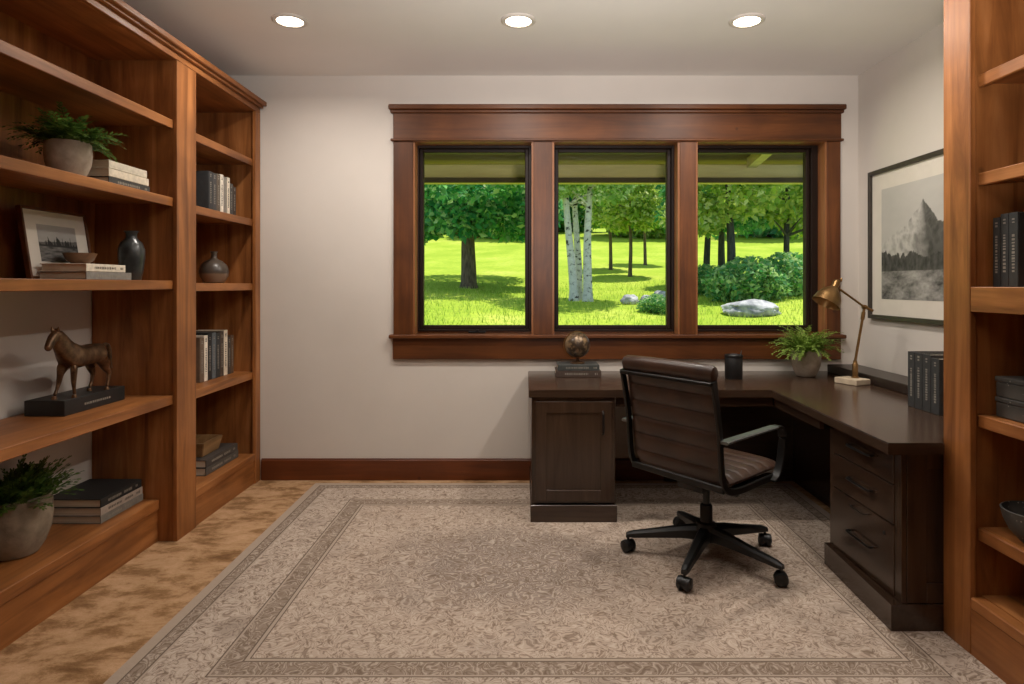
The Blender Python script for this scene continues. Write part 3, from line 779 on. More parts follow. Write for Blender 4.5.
# ------------------------------------------------------------------ horse sculpture
hr = thing('horse_sculpture', 'bronze standing horse sculpture on a black plinth on the left shelf', 'sculpture', (-2.07, 2.94, SH[3]))
PH = 0.068
link('plinth', box(-2.162, -1.986, 2.735, 3.147, SH[3]+0.0004, SH[3]+PH, 0.002), M['plinth'], hr)
bm = bmesh.new(); y = 2.86; q = random.Random(4)
while y < 3.03:
    s = q.uniform(0.006, 0.011); bx(bm, -1.986, -1.9856, y, y+s, SH[3]+0.027, SH[3]+0.037); y += s+q.uniform(0.004, 0.007) + (0.012 if 2.93 < y < 2.94 else 0)
link('plinth_lettering', bm, M['foil'], hr)
def skin(name, joints, edges, parent, mat, off, sub=2, root=0):
    me = bpy.data.meshes.new(name); me.from_pydata([Vector(j[:3])+Vector(off) for j in joints], edges, [])
    o = bpy.data.objects.new(name, me); COL.objects.link(o); o.parent = parent
    m = o.modifiers.new('s', 'SKIN'); m.use_smooth_shade = True; m.branch_smoothing = 0.6
    for i, j in enumerate(joints):
        sv = me.skin_vertices[0].data[i]; rr = j[3]
        sv.radius = rr if isinstance(rr, tuple) else (rr, rr); sv.use_root = (i == root)
    s = o.modifiers.new('d', 'SUBSURF'); s.levels = sub; s.render_levels = sub
    bake(o, mat); return o
# local frame: horse faces -Y; z from plinth top; x is across.   withers 0.235
J = []; E = []
def chain(pts, start=None):
    prev = start
    for p in pts:
        J.append(p); i = len(J)-1
        if prev is not None: E.append((prev, i))
        prev = i
    return prev
chain([(0, 0.140, 0.190, (.038, .046)), (0, 0.100, 0.190, (.058, .068)), (0, 0.045, 0.180, (.056, .062)), (0, -0.015, 0.174, (.056, .064)), (0, -0.070, 0.180, (.052, .070))])   # tail head, hip .. chest
rump = 1; chest = 4
nk = chain([(0.001, -0.108, 0.220, (.038, .060)), (0.003, -0.138, 0.256, (.028, .046)), (0.006, -0.158, 0.284, (.023, .034))], chest)     # neck, poll
hd = chain([(0.010, -0.184, 0.276, (.0205, .028)), (0.014, -0.211, 0.246, (.0160, .020)), (0.018, -0.230, 0.222, (.0145, .0175))], nk)
for sx, fy, ky, hy in ((-1, -0.105, -0.098, -0.125), (1, -0.085, -0.086, -0.080)):     # front legs
    chain([(sx*0.024, -0.078, 0.142, (.021, .029)), (sx*0.027, (fy-0.08)/2, 0.104, (.0125, .0145)), (sx*0.028, ky, 0.070, .0108), (sx*0.028, (ky+hy)/2, 0.038, .0068), (sx*0.028, hy, 0.014, .0088)], chest)
for sx, st, hk, hf in ((-1, 0.100, 0.118, 0.100), (1, 0.120, 0.148, 0.136)):              # hind legs: stifle, hock, fetlock
    chain([(sx*0.025, st-0.004, 0.148, (.028, .040)), (sx*0.028, st+0.002, 0.112, (.016, .021)), (sx*0.029, hk+0.006, 0.078, .0112), (sx*0.029, hk-0.004, 0.040, .0070), (sx*0.029, hf, 0.014, .0088)], rump)
HO = (0.042, -0.045, PH)   # offset within the sculpture
body = skin('horse_body', J, E, hr, M['bronze'], HO)
def loc_part(nm, bm, mat, sm=True):
    bmesh.ops.translate(bm, verts=bm.verts, vec=Vector(HO)); return link(nm, bm, mat, hr, sm, False)
for sx in (-1, 1):
    bm = bmesh.new()
    b = Vector((0.006+sx*0.011, -0.164, 0.294)); sweep(bm, [b, b+Vector((sx*0.002, -0.002, 0.013)), b+Vector((sx*0.004, -0.004, 0.028))], circ(0.0068, 8), up=(1, 0, 0), scales=[1, 0.9, 0.08])
    loc_part('ear', bm, M['bronze'])
bm = bmesh.new()
pp = smooth_path([(0, 0.140, 0.205), (0, 0.166, 0.214), (0.002, 0.188, 0.202), (0.003, 0.196, 0.168), (0.003, 0.198, 0.125), (0.003, 0.210, 0.094)], 4)
sweep(bm, pp, circ(0.0085, 10), up=(1, 0, 0), scales=[0.7+0.45*math.sin(PI*min(1, i/len(pp)*1.05)) for i in range(len(pp))])
loc_part('tail', bm, M['bronze'])
bm = bmesh.new()
pp = smooth_path([(0.004, -0.160, 0.309), (0.002, -0.138, 0.298), (0, -0.114, 0.272), (0, -0.086, 0.247), (0, -0.060, 0.234)], 5)
sweep(bm, pp, rect(0.010, 0.014, 0.003), up=(1, 0, 0), scales=[0.8+0.35*math.sin(i*2.4) for i in range(len(pp))])
loc_part('mane', bm, M['bronze'])
for sx, hy in ((-1, -0.127), (1, -0.082)):
    bm = bmesh.new(); lathe(bm, [(0.0115, 0.0003), (0.0110, 0.006), (0.0085, 0.014)], (sx*0.028, hy, 0), 14); loc_part('hoof', bm, M['bronze'])
for sx, hy in ((-1, 0.098), (1, 0.134)):
    bm = bmesh.new(); lathe(bm, [(0.0115, 0.0003), (0.0110, 0.006), (0.0085, 0.014)], (sx*0.029, hy, 0), 14); loc_part('hoof', bm, M['bronze'])
for sx in (-1, 1):
    bm = bmesh.new(); lathe(bm, [(0.0005, -0.002), (0.0026, -0.0012), (0.0032, 0), (0.0022, 0.0012), (0.0005, 0.002)], (0.010+sx*0.0145, -0.186, 0.279), 10, axis=(sx, 0, 0))
    loc_part('eye', bm, M['plinth'])

# ------------------------------------------------------------------ desk
DZ, DT = 0.740, 0.044
dk = thing('desktop', 'dark brown L-shaped desktop running under the window and along the right wall', 'desk', (1.4, 3.8, DZ-DT))
bm = bmesh.new()
prism(bm, [(0.020, 4.279), (0.020, 3.500), (1.362, 3.500), (1.332, 2.325), (1.538, 2.325), (1.578, 2.400), (2.252, 2.400), (2.252, 4.279)], DZ-DT, DZ)
bmesh.ops.recalc_face_normals(bm, faces=bm.faces)
bmesh.ops.bevel(bm, geom=[e for e in bm.edges if abs(e.verts[0].co.z-e.verts[1].co.z) < 1e-4], offset=0.004, segments=2, affect='EDGES')
link('desk_surface', bm, M['desk_x'], dk)
link('apron', box(0.510, 1.386, 3.545, 3.565, DZ-DT-0.055, DZ-DT-0.0005), M['desk_x'], dk)
link('apron', box(1.39, 1.41, 2.99, 3.56, DZ-DT-0.055, DZ-DT-0.0005), M['desk_y'], dk)
link('modesty_shade_panel', box(0.93, 1.7895, 4.236, 4.256, 0.012, DZ-DT-0.0005), M['desk_x'], dk)  # dark panel added to stand in for the shade under the desk
link('modesty_shade_panel', box(1.79, 1.81, 2.99, 4.262, 0.012, DZ-DT-0.0005), M['desk_z'], dk)

def shaker(bm, x0, x1, y, z0, z1, rail, depth=0.010, th=0.018):
    """shaker front facing -Y with its face at y"""
    bx(bm, x0, x0+rail, y, y+th, z0, z1, 0.0012); bx(bm, x1-rail, x1, y, y+th, z0, z1, 0.0012)
    bx(bm, x0+rail, x1-rail, y, y+th, z0, z0+rail, 0.0012); bx(bm, x0+rail, x1-rail, y, y+th, z1-rail, z1, 0.0012)
    bx(bm, x0+rail-.001, x1-rail+.001, y+depth, y+th, z0+rail-.001, z1-rail+.001)

pc = thing('desk_cabinet', 'dark brown desk cabinet with one panel door under the desk end left of the chair', 'cabinet', (0.27, 3.88, RZ))
link('cabinet_body', box(0.036, 0.500, 3.540, 4.262, 0.105, DZ-DT-0.001), M['desk_z'], pc)
link('plinth', box(0.030, 0.509, 3.500, 4.268, RZ, 0.104, 0.003), M['desk_x'], pc)
bm = bmesh.new(); bx(bm, 0.036, 0.500, 3.519, 3.5395, 0.108, DZ-DT-0.004, 0.001)
link('face_frame', bm, M['desk_z'], pc)
bm = bmesh.new(); shaker(bm, 0.058, 0.480, 3.500, 0.125, 0.676, 0.062)
dr = link('door', bm, M['desk_z'], pc)
bm = bmesh.new(); sweep(bm, smooth_path([(0.430, 3.500, 0.622), (0.430, 3.476, 0.612), (0.430, 3.474, 0.56), (0.430, 3.476, 0.508), (0.430, 3.500, 0.498)], 4), circ(0.0055, 8), up=(1, 0, 0))
link('handle', bm, M['black_metal'], dr, True)

dc = thing('drawer_cabinet', 'dark brown desk drawer cabinet at the near right end of the desk', 'cabinet', (1.8, 2.7, RZ))
link('cabinet_body', box(1.452, 2.250, 2.432, 2.972, 0.105, DZ-DT-0.001), M['desk_z'], dc)
bm = bmesh.new(); prism(bm, [(1.386, 2.400), (1.572, 2.400), (1.572, 2.4005), (2.250, 2.4005), (2.250, 2.986), (1.410, 2.986)], RZ, 0.108)
link('plinth', bm, M['desk_y'], dc)
for q in ((2.412, 2.455), (2.940, 2.976)): link('stile', box(1.432, 1.4515, q[0], q[1], 0.109, DZ-DT-0.0015, 0.001), M['desk_z'], dc)
bm = bmesh.new(); shaker(bm, 1.4525, 1.80, 2.410, 0.110, DZ-DT-0.003, 0.075); link('end_panel', bm, M['desk_z'], dc)
zs = [(0.553, 0.688), (0.403, 0.547), (0.252, 0.397), (0.113, 0.246)]
zs = [(0.548, 0.690), (0.392, 0.542), (0.113, 0.386)]
for k, (a, b) in enumerate(zs):
    bm = bmesh.new(); bx(bm, 1.428, 1.4515, 2.457, 2.938, a, b, 0.003, 2)
    d = link('drawer', bm, M['desk_y'], dc)
    for hz in ([0.62] if k == 0 else [0.475] if k == 1 else [0.365, 0.245]):
        y0, y1 = (2.60, 2.78) if hz != 0.365 else (2.64, 2.75)
        bm = bmesh.new(); sweep(bm, smooth_path([(1.428, y0, hz), (1.408, y0+0.006, hz), (1.406, (y0+y1)/2, hz), (1.408, y1-0.006, hz), (1.428, y1, hz)], 4), circ(0.0052 if hz != 0.365 else 0.003, 8))
        link('handle', bm, M['black_metal'], d, True)
    if k == 2:
        bm = bmesh.new(); lathe(bm, [(0.008, 0), (0.007, 0.003), (0.001, 0.0032)], (1.428, 2.52, 0.335), 14, False, False, axis=(-1, 0, 0)); link('lock', bm, M['black_metal'], d, True)

# ------------------------------------------------------------------ desk objects
gl = thing('desk_globe', 'small antique brown globe standing on two books on the desk', 'globe', (0.337, 4.07, ZG))
cz = ZG+0.118; R = 0.081
bm = bmesh.new(); bmesh.ops.create_uvsphere(bm, u_segments=40, v_segments=24, radius=R); bmesh.ops.translate(bm, verts=bm.verts, vec=(0.337, 4.07, cz))
link('globe_ball', bm, M['globe'], gl, True)
ax = Vector((0.38, -0.05, 0.92)).normalized()
bm = bmesh.new(); s2 = ax.cross(Vector((0, 1, 0))).normalized(); pts = []
for k in range(33):
    an = -PI/2 + PI*k/32*1.06 - 0.09
    pts.append(Vector((0.337, 4.07, cz)) + (ax*math.sin(-an) + (-s2 if s2.x > 0 else s2)*math.cos(an))*(R+0.006))
sweep(bm, pts, rect(0.008, 0.004), up=ax.cross(s2)); link('meridian_ring', bm, M['bronze_lamp'], gl, True)
bm = bmesh.new(); lathe(bm, [(0.046, 0), (0.047, 0.004), (0.040, 0.010), (0.016, 0.014), (0.010, 0.020), (0.010, 0.030), (0.014, 0.034)], (0.337, 4.07, ZG), 32); link('globe_foot', bm, M['bronze'], gl, True)

c = (1.29, 3.92, DZ+0.0002)
pcup = thing('pencil_cup', 'round black pencil cup on the desk behind the chair', 'cup', c)
bm = bmesh.new(); lathe(bm, [(0.051, 0), (0.053, 0.003), (0.053, 0.146), (0.050, 0.150), (0.048, 0.147), (0.048, 0.006), (0.001, 0.005)], (0, 0, 0), 40, True, False); link('cup_body', bm, M['black_plastic'], pcup, True, False)
bm = bmesh.new(); lathe(bm, [(0.0532, 0.132), (0.0550, 0.134), (0.0550, 0.146), (0.0532, 0.148)], (0, 0, 0), 40, False, False); link('rim_band', bm, M['black_metal'], pcup, True, False)
bm = bmesh.new(); sweep(bm, [(1.300, 3.920, 0.748), (1.330, 3.905, 0.900), (1.334, 3.903, 0.918)], circ(0.004, 8), scales=[1, 1, 0.5])
single('pen', bm, M['arm_metal'], 'thin pen standing in the black pencil cup', 'pen', (1.30, 3.92, 0.748), smooth=True)

bm = bmesh.new(); bx(bm, 2.018, 2.215, 3.345, 4.235, DZ+0.0003, DZ+0.052, 0.004)
single('desk_riser', bm, M['riser'], 'long low dark box lying on the desk along the right wall behind the lamp', 'box', (2.09, 3.79, DZ+0.0003))

# lamp
LX, LY = 1.905, 3.735
lp = thing('desk_lamp', 'jointed brass desk lamp with a cone shade on a pale stone block', 'lamp', (LX, LY, DZ))
rot = T((1.925, LY-0.01, 0)) @ Matrix.Rotation(math.radians(24), 4, 'Z')
bm = bmesh.new(); bx(bm, -0.062, 0.056, -0.075, 0.075, DZ+0.0004, DZ+0.034, 0.004, 2, rot); link('lamp_base', bm, M['stone_block'], lp)
LX = 1.945
bm = bmesh.new(); lathe(bm, [(0.022, DZ+0.034), (0.022, DZ+0.040), (0.016, DZ+0.043), (0.0155, DZ+0.115), (0.012, DZ+0.120), (0.010, DZ+0.135)], (LX, LY, 0), 24); link('stem_socket', bm, M['bronze_lamp'], lp, True)
j1 = Vector((2.000, LY, 1.190)); b0 = Vector((LX, LY, DZ+0.13))
bm = bmesh.new(); sweep(bm, [b0, j1], circ(0.0075, 12), up=(0, 1, 0)); link('lower_arm', bm, M['bronze_lamp'], lp, True)
bm = bmesh.new(); lathe(bm, [(0.012, -0.014), (0.014, -0.010), (0.014, 0.010), (0.012, 0.014)], j1, 20, axis=(0, 1, 0))
lathe(bm, [(0.006, -0.030), (0.008, -0.026), (0.008, -0.014)], j1, 12, axis=(0, 1, 0)); sweep(bm, [j1, j1+Vector((0.045, -0.01, -0.022))], circ(0.008, 10), up=(0, 1, 0))
d0 = (j1-b0).normalized(); lathe(bm, [(0.011, 0), (0.011, 0.045)], j1-d0*0.075, 14, axis=d0)
link('elbow_joint', bm, M['bronze_lamp'], lp, True)
j2 = Vector((1.850, LY, 1.298))
bm = bmesh.new(); sweep(bm, [j1, j2], circ(0.0065, 12), up=(0, 1, 0)); link('upper_arm', bm, M['bronze_lamp'], lp, True)
axs = Vector((-0.50, -0.10, -0.86)).normalized(); ap = Vector((1.838, LY, 1.338))
bm = bmesh.new()
lathe(bm, [(0.012, -0.012), (0.019, -0.006), (0.021, 0.0), (0.021, 0.036), (0.030, 0.046), (0.052, 0.068), (0.070, 0.100), (0.080, 0.142), (0.082, 0.146), (0.0795, 0.146), (0.067, 0.101), (0.049, 0.071), (0.028, 0.050), (0.015, 0.045)], ap, 40, True, True, axis=axs)
sh = link('lamp_shade', bm, M['bronze_lamp'], lp, True)
bm = bmesh.new(); lathe(bm, [(0.006, 0.046), (0.024, 0.062), (0.027, 0.080), (0.020, 0.098), (0.001, 0.104)], ap, 20, True, False, axis=axs); link('bulb', bm, M['bulb'], lp, True)
bm = bmesh.new(); lathe(bm, [(0.004, 0), (0.006, 0.004), (0.006, 0.020), (0.003, 0.024)], ap+Vector((0.014, -0.02, 0.0)), 12, axis=(0.1, 0, 1)); link('switch_knob', bm, M['bronze_lamp'], lp, True)

# ------------------------------------------------------------------ office chair (local frame: +x forward, +y left)
ch = thing('office_chair', 'brown leather swivel office chair pulled up to the desk', 'chair', (0.869, 3.04, RZ), math.radians(37))
def cpart(nm, bm, mat, parent=ch, sm=True): return link(nm, bm, M[mat], parent, sm, False)
def cushion(path, halfw, ribs, t0, rib_h, edge=0.02, ny=14, per=8, first=0.0):
    """padded sheet following a path in the x-z plane, quilted into cross ribs"""
    pts = smooth_path([(p[0], 0, p[1]) for p in path], 10)
    L = [0]
    for a, b in zip(pts, pts[1:]): L.append(L[-1]+(b-a).length)
    n = ribs*per; S = []
    for k in range(n+1):
        s = L[-1]*k/n; i = max(j for j in range(len(L)) if L[j] <= s+1e-9); i = min(i, len(pts)-2)
        f = (s-L[i])/(L[i+1]-L[i]); p = pts[i].lerp(pts[i+1], f); tg = (pts[i+1]-pts[i]).normalized()
        S.append((p, Vector((-tg.z, 0, tg.x)), k/per))
    bm = bmesh.new(); F_, B_ = [], []
    for (p, nn, ph) in S:
        sc = abs(math.sin(PI*ph))**0.35
        endf = min(1.0, min(ph, ribs-ph)*3+0.35)
        row_f, row_b = [], []
        for j in range(ny+1):
            u = -1+2*j/ny; e = (1-abs(u)**8)**0.5*0.85+0.15
            h = (t0 + rib_h*sc)*e*endf
            y = u*halfw
            row_f.append(bm.verts.new(p + nn*h + Vector((0, y, 0)))); row_b.append(bm.verts.new(p - nn*h + Vector((0, y, 0))))
        F_.append(row_f); B_.append(row_b)
    for k in range(n):
        for j in range(ny):
            bm.faces.new((F_[k][j], F_[k][j+1], F_[k+1][j+1], F_[k+1][j])); bm.faces.new((B_[k][j], B_[k+1][j], B_[k+1][j+1], B_[k][j+1]))
        bm.faces.new((F_[k][0], F_[k+1][0], B_[k+1][0], B_[k][0])); bm.faces.new((F_[k][ny], B_[k][ny], B_[k+1][ny], F_[k+1][ny]))
    for k in (0, n):
        for j in range(ny): bm.faces.new((F_[k][j], B_[k][j], B_[k][j+1], F_[k][j+1]))
    return bm
back_path = [(-0.180, 0.455), (-0.214, 0.50), (-0.226, 0.60), (-0.238, 0.72), (-0.258, 0.84), (-0.274, 0.925)]
cpart('backrest', cushion(back_path, 0.256, 6, 0.024, 0.009), 'leather')
bm = bmesh.new()
sec = [(0.030*math.cos(a)*(1.0), 0.040*math.sin(a)) for a in [2*PI*i/16 for i in range(16)]]
sweep(bm, [(-0.284, y, 0.937 - 0.004*abs(y/0.25)**3) for y in (-0.262, -0.256, -0.24, -0.12, 0, 0.12, 0.24, 0.256, 0.262)], sec, scales=[0.55, 0.85, 1, 1, 1, 1, 1, 0.85, 0.55])
cpart('headrest_roll', bm, 'leather')
seat_path = [(-0.200, 0.445), (-0.15, 0.447), (-0.02, 0.452), (0.12, 0.460), (0.205, 0.458), (0.243, 0.430)]
cpart('seat', cushion(seat_path, 0.250, 7, 0.026, 0.007), 'leather')
for sy in (-1, 1):
    rail = smooth_path([(-0.300, sy*0.262, 0.905), (-0.278, sy*0.262, 0.80), (-0.256, sy*0.262, 0.68), (-0.246, sy*0.262, 0.56), (-0.232, sy*0.262, 0.47), (-0.190, sy*0.262, 0.425), (-0.10, sy*0.262, 0.415), (0.05, sy*0.262, 0.424), (0.18, sy*0.262, 0.430)], 5)
    bm = bmesh.new(); sweep(bm, rail, rect(0.030, 0.015, 0.003), up=(0, 1, 0.0001)); cpart('side_rail', bm, 'black_metal')
    arm = smooth_path([(-0.262, sy*0.285, 0.648), (-0.20, sy*0.284, 0.652), (0.06, sy*0.284, 0.662), (0.122, sy*0.283, 0.664)], 4) 
    bm = bmesh.new(); sweep(bm, arm, rect(0.044, 0.013, 0.004)); ap_ = cpart('armrest', bm, 'arm_metal')
    sup = smooth_path([(0.110, sy*0.283, 0.6635), (0.155, sy*0.283, 0.662), (0.182, sy*0.283, 0.638), (0.184, sy*0.282, 0.580), (0.170, sy*0.281, 0.500), (0.145, sy*0.280, 0.445), (0.110, sy*0.278, 0.420)], 6)
    bm = bmesh.new(); sweep(bm, sup, rect(0.038, 0.012, 0.003), up=(0.001, 0, 1)); link('arm_support', bm, M['black_metal'], ap_, True, False)
bm = bmesh.new(); sweep(bm, [(-0.312, y, 0.893) for y in (-0.262, 0, 0.262)], rect(0.012, 0.018, 0.003)); cpart('back_crossbar', bm, 'black_metal')
bm = bmesh.new(); sweep(bm, [(-0.228, y, 0.435) for y in (-0.262, 0, 0.262)], rect(0.012, 0.030, 0.003)); cpart('back_crossbar', bm, 'black_metal')
bm = bmesh.new(); bx(bm, -0.10, 0.10, -0.255, 0.255, 0.400, 0.414, 0.003); bx(bm, -0.13, 0.11, -0.075, 0.075, 0.350, 0.400, 0.012, 2)
cpart('tilt_mechanism', bm, 'black_metal')
bm = bmesh.new(); sweep(bm, [(0.0, -0.07, 0.372), (-0.005, -0.13, 0.366)], circ(0.007, 8)); lathe(bm, [(0.012, 0), (0.022, 0.006), (0.024, 0.03), (0.018, 0.052), (0.008, 0.056)], (-0.005, -0.125, 0.366), 18, axis=(0, -1, -0.1))
cpart('tension_knob', bm, 'black_plastic')
bm = bmesh.new(); lathe(bm, [(0.029, 0.10), (0.029, 0.255), (0.024, 0.262), (0.016, 0.264), (0.016, 0.352)], (0, 0, 0), 28); cpart('gas_lift', bm, 'black_plastic')
bm = bmesh.new(); lathe(bm, [(0.036, 0.085), (0.050, 0.092), (0.052, 0.150), (0.044, 0.175), (0.032, 0.180)], (0, 0, 0), 28); cpart('base_hub', bm, 'black_plastic')
for k in range(5):
    an = math.radians(24+72*k-37); d = Vector((math.cos(an), math.sin(an), 0)); s = Vector((-d.y, d.x, 0))
    bm = bmesh.new(); rings = []
    for (rr, zz, hw, hh) in ((0.03, 0.130, 0.030, 0.032), (0.12, 0.124, 0.026, 0.026), (0.24, 0.106, 0.021, 0.019), (0.352, 0.090, 0.017, 0.014), (0.380, 0.083, 0.012, 0.010)):
        c = d*rr + Vector((0, 0, zz)); rings.append([bm.verts.new(c+s*a*hw+Vector((0, 0, b*hh))) for a, b in ((-1, -1), (1, -1), (1, 0.4), (0.55, 1), (-0.55, 1), (-1, 0.4))])
    for a, b in zip(rings, rings[1:]):
        for i in range(6): bm.faces.new((a[i], a[(i+1) % 6], b[(i+1) % 6], b[i]))
    bm.faces.new(list(reversed(rings[0]))); bm.faces.new(rings[-1])
    cpart('base_leg', bm, 'black_plastic', ch, False)
    c = d*0.370; hd_ = Matrix.Rotation(an+0.9+k*0.7, 3, 'Z') @ Vector((1, 0, 0))
    bm = bmesh.new(); lathe(bm, [(0.006, 0.055), (0.006, 0.082)], c, 10); 
    lathe(bm, [(0.021, -0.030), (0.0255, -0.028), (0.0265, -0.006), (0.0265, 0.006), (0.0255, 0.028), (0.021, 0.030)], c+Vector((0, 0, 0.034)), 18, axis=(-hd_.y, hd_.x, 0))
    cs = cpart('caster', bm, 'black_plastic')
    for sg in (-1, 1):
        bm = bmesh.new(); ax_ = Vector((-hd_.y, hd_.x, 0))
        lathe(bm, [(0.020, 0.006), (0.0290, 0.008), (0.0305, 0.014), (0.0290, 0.024), (0.016, 0.032), (0.005, 0.0335)], c+Vector((0, 0, 0.0307)), 22, axis=ax_*sg); link('wheel', bm, M['black_plastic'], cs, True, False)

# ------------------------------------------------------------------ outside
prof = [(4.4, -0.35), (6.5, 0.02), (8.0, 0.42), (10, 0.78), (12, 1.02), (16, 1.27), (20, 1.72), (26, 2.5), (40, 4.6), (70, 8.0)]
def gz(y, x=0):
    for (a, za), (b, zb) in zip(prof, prof[1:]):
        if a <= y <= b:
            t_ = (y-a)/(b-a); return za+(zb-za)*t_ + 0.05*math.sin(x*0.7+y*0.3)*min(1, (y-4.4)/6)
    return prof[-1][1] if y > 40 else prof[0][1]
bm = bmesh.new(); rows = []
for j in range(56):
    y = 4.54 + 64*(j/55)**1.8; rows.append([bm.verts.new((-30+70*i/60, y, gz(y, -30+70*i/60))) for i in range(61)])
for a, b in zip(rows, rows[1:]):
    for i in range(60): bm.faces.new((a[i], a[i+1], b[i+1], b[i]))
o = struct('lawn_ground', bm, M['lawn'], None, True)

q = random.Random(21); vs, fs = [], []
for _ in range(16000):
    y = 7.2+10*q.random()**1.5; x = q.uniform(-0.20*y-0.3, 0.46*y+0.3)
    z = gz(y, x)-0.01; h = q.uniform(0.04, 0.12); a = q.uniform(0, PI); w = 0.007
    dx, dy = math.cos(a)*w, math.sin(a)*w; lx, ly = q.uniform(-.05, .05), q.uniform(-.05, .05)
    i = len(vs); vs += [(x-dx, y-dy, z), (x+dx, y+dy, z), (x+lx, y+ly, z+h)]; fs.append((i, i+1, i+2))
me = bpy.data.meshes.new('grass'); me.from_pydata(vs, [], fs); me.materials.append(M['blade'])
o = bpy.data.objects.new('grass', me); COL.objects.link(o); o['label'] = 'sunlit yellow green grass blades of the lawn outside the windows'; o['category'] = 'grass'; o['kind'] = 'stuff'

# porch roof outside
bm = bmesh.new()
def slab(bm, y0, z0, y1, z1, th, xa, xb):
    v = [bm.verts.new(p) for p in ((xa, y0, z0), (xb, y0, z0), (xb, y1, z1), (xa, y1, z1), (xa, y0, z0+th), (xb, y0, z0+th), (xb, y1, z1+th), (xa, y1, z1+th))]
    for f in ((0, 1, 2, 3), (7, 6, 5, 4), (0, 4, 5, 1), (2, 6, 7, 3), (1, 5, 6, 2), (0, 3, 7, 4)): bm.faces.new([v[i] for i in f])
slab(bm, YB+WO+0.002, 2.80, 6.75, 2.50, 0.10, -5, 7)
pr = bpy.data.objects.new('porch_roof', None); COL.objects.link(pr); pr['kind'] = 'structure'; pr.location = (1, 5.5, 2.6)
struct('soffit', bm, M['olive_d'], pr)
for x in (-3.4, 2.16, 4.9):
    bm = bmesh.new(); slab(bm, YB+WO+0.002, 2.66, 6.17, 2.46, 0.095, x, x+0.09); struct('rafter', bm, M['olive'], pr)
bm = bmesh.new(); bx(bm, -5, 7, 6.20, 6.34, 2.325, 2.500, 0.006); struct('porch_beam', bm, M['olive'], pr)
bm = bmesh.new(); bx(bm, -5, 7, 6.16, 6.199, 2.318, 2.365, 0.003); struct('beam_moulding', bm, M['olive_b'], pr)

def leaf_mesh(name, n, blobs, size, mat, seed, hole=0.0):
    """a leafy crown: n pointed leaves spread over the shells of a few blobs"""
    q = random.Random(seed); vs, fs = [], []
    tot = sum(b[3]*b[4] for b in blobs)
    for b in blobs:
        for _ in range(int(n*b[3]*b[4]/tot)):
            d = Vector((q.gauss(0, 1), q.gauss(0, 1), q.gauss(0, 1))).normalized(); rr = q.uniform(0.45, 1.0)**0.5
            p = Vector((b[0]+d.x*b[3]*rr, b[1]+d.y*b[3]*rr, b[2]+d.z*b[4]*rr))
            if mnoise.noise(p*1.7+Vector((seed, 0, 0))) < hole-0.5: continue
            s = size*q.uniform(0.6, 1.35)
            u = Vector((q.gauss(0, 1), q.gauss(0, 1), q.gauss(0, 0.7)-0.35)).normalized(); w = u.cross(Vector((q.gauss(0, 1), q.gauss(0, 1), q.gauss(0, 1)))).normalized()
            i = len(vs)
            nn = u.cross(w)
            vs += [p, p+u*s*0.4+w*s*0.30+nn*s*0.06, p+u*s, p+u*s*0.4-w*s*0.30+nn*s*0.06]; fs.append((i, i+1, i+2, i+3))
    me = bpy.data.meshes.new(name); me.from_pydata(vs, [], fs); me.materials.append(mat); return me

def trunk(h, r0, r1, lean=(0, 0), branches=5, seed=0, br_from=0.55, bl=0.9):
    q = random.Random(seed); bm = bmesh.new()
    pts = [(lean[0]*t_**1.2 + 0.02*math.sin(t_*7+seed), lean[1]*t_, -0.12+(h+0.12)*t_) for t_ in [i/10 for i in range(11)]]
    sweep(bm, pts, circ(1, 12), up=(0, 1, 0), scales=[(r0*1.35 if i == 0 else r0+(r1-r0)*i/10) for i in range(11)])
    for k in range(branches):
        t_ = q.uniform(br_from, 0.98); i = int(t_*10); p = Vector(pts[i]); a = q.uniform(0, 2*PI); L = bl*q.uniform(0.6, 1.1)
        d = Vector((math.cos(a), math.sin(a), q.uniform(0.2, 0.7))).normalized()
        sweep(bm, [p, p+d*L*0.5+Vector((0, 0, 0.02)), p+d*L], circ(1, 6), up=(0.3, 0.2, 1), scales=[r1*0.8, r1*0.5, r1*0.2])
    return bm

def tree(name, label, x, y, tk, crown, bark, cat='tree', group=None, rz=0.0, sc=1.0):
    z = gz(y, x); r = thing(name, label, cat, (x, y, z), rz, group)
    if tk is not None: cpart_t = link('trunk', tk, M[bark], r, True, False)
    o = bpy.data.objects.new('foliage', crown); COL.objects.link(o); o.parent = r; o.scale = (sc, sc, sc)
    return r
# spreading tree, left window
cr = leaf_mesh('foliage', 24000, [(0, 0, 3.0, 2.0, 1.15), (-1.3, 0.2, 2.0, 1.0, 0.8), (1.3, -0.2, 2.0, 1.1, 0.8), (0.1, -0.9, 1.9, 1.1, 0.65), (0, 0, 4.0, 1.5, 1.0), (0, 2.2, 2.8, 1.9, 0.8), (0.2, -2.2, 2.6, 1.5, 0.7)], 0.19, M['leaf_teal'], 2)
tree('broad_tree', 'broad green tree with a thick trunk outside the left window', -1.44, 16.0, trunk(2.6, 0.21, 0.12, (0.05, 0), 8, 1, 0.5, 1.2), cr, 'bark')
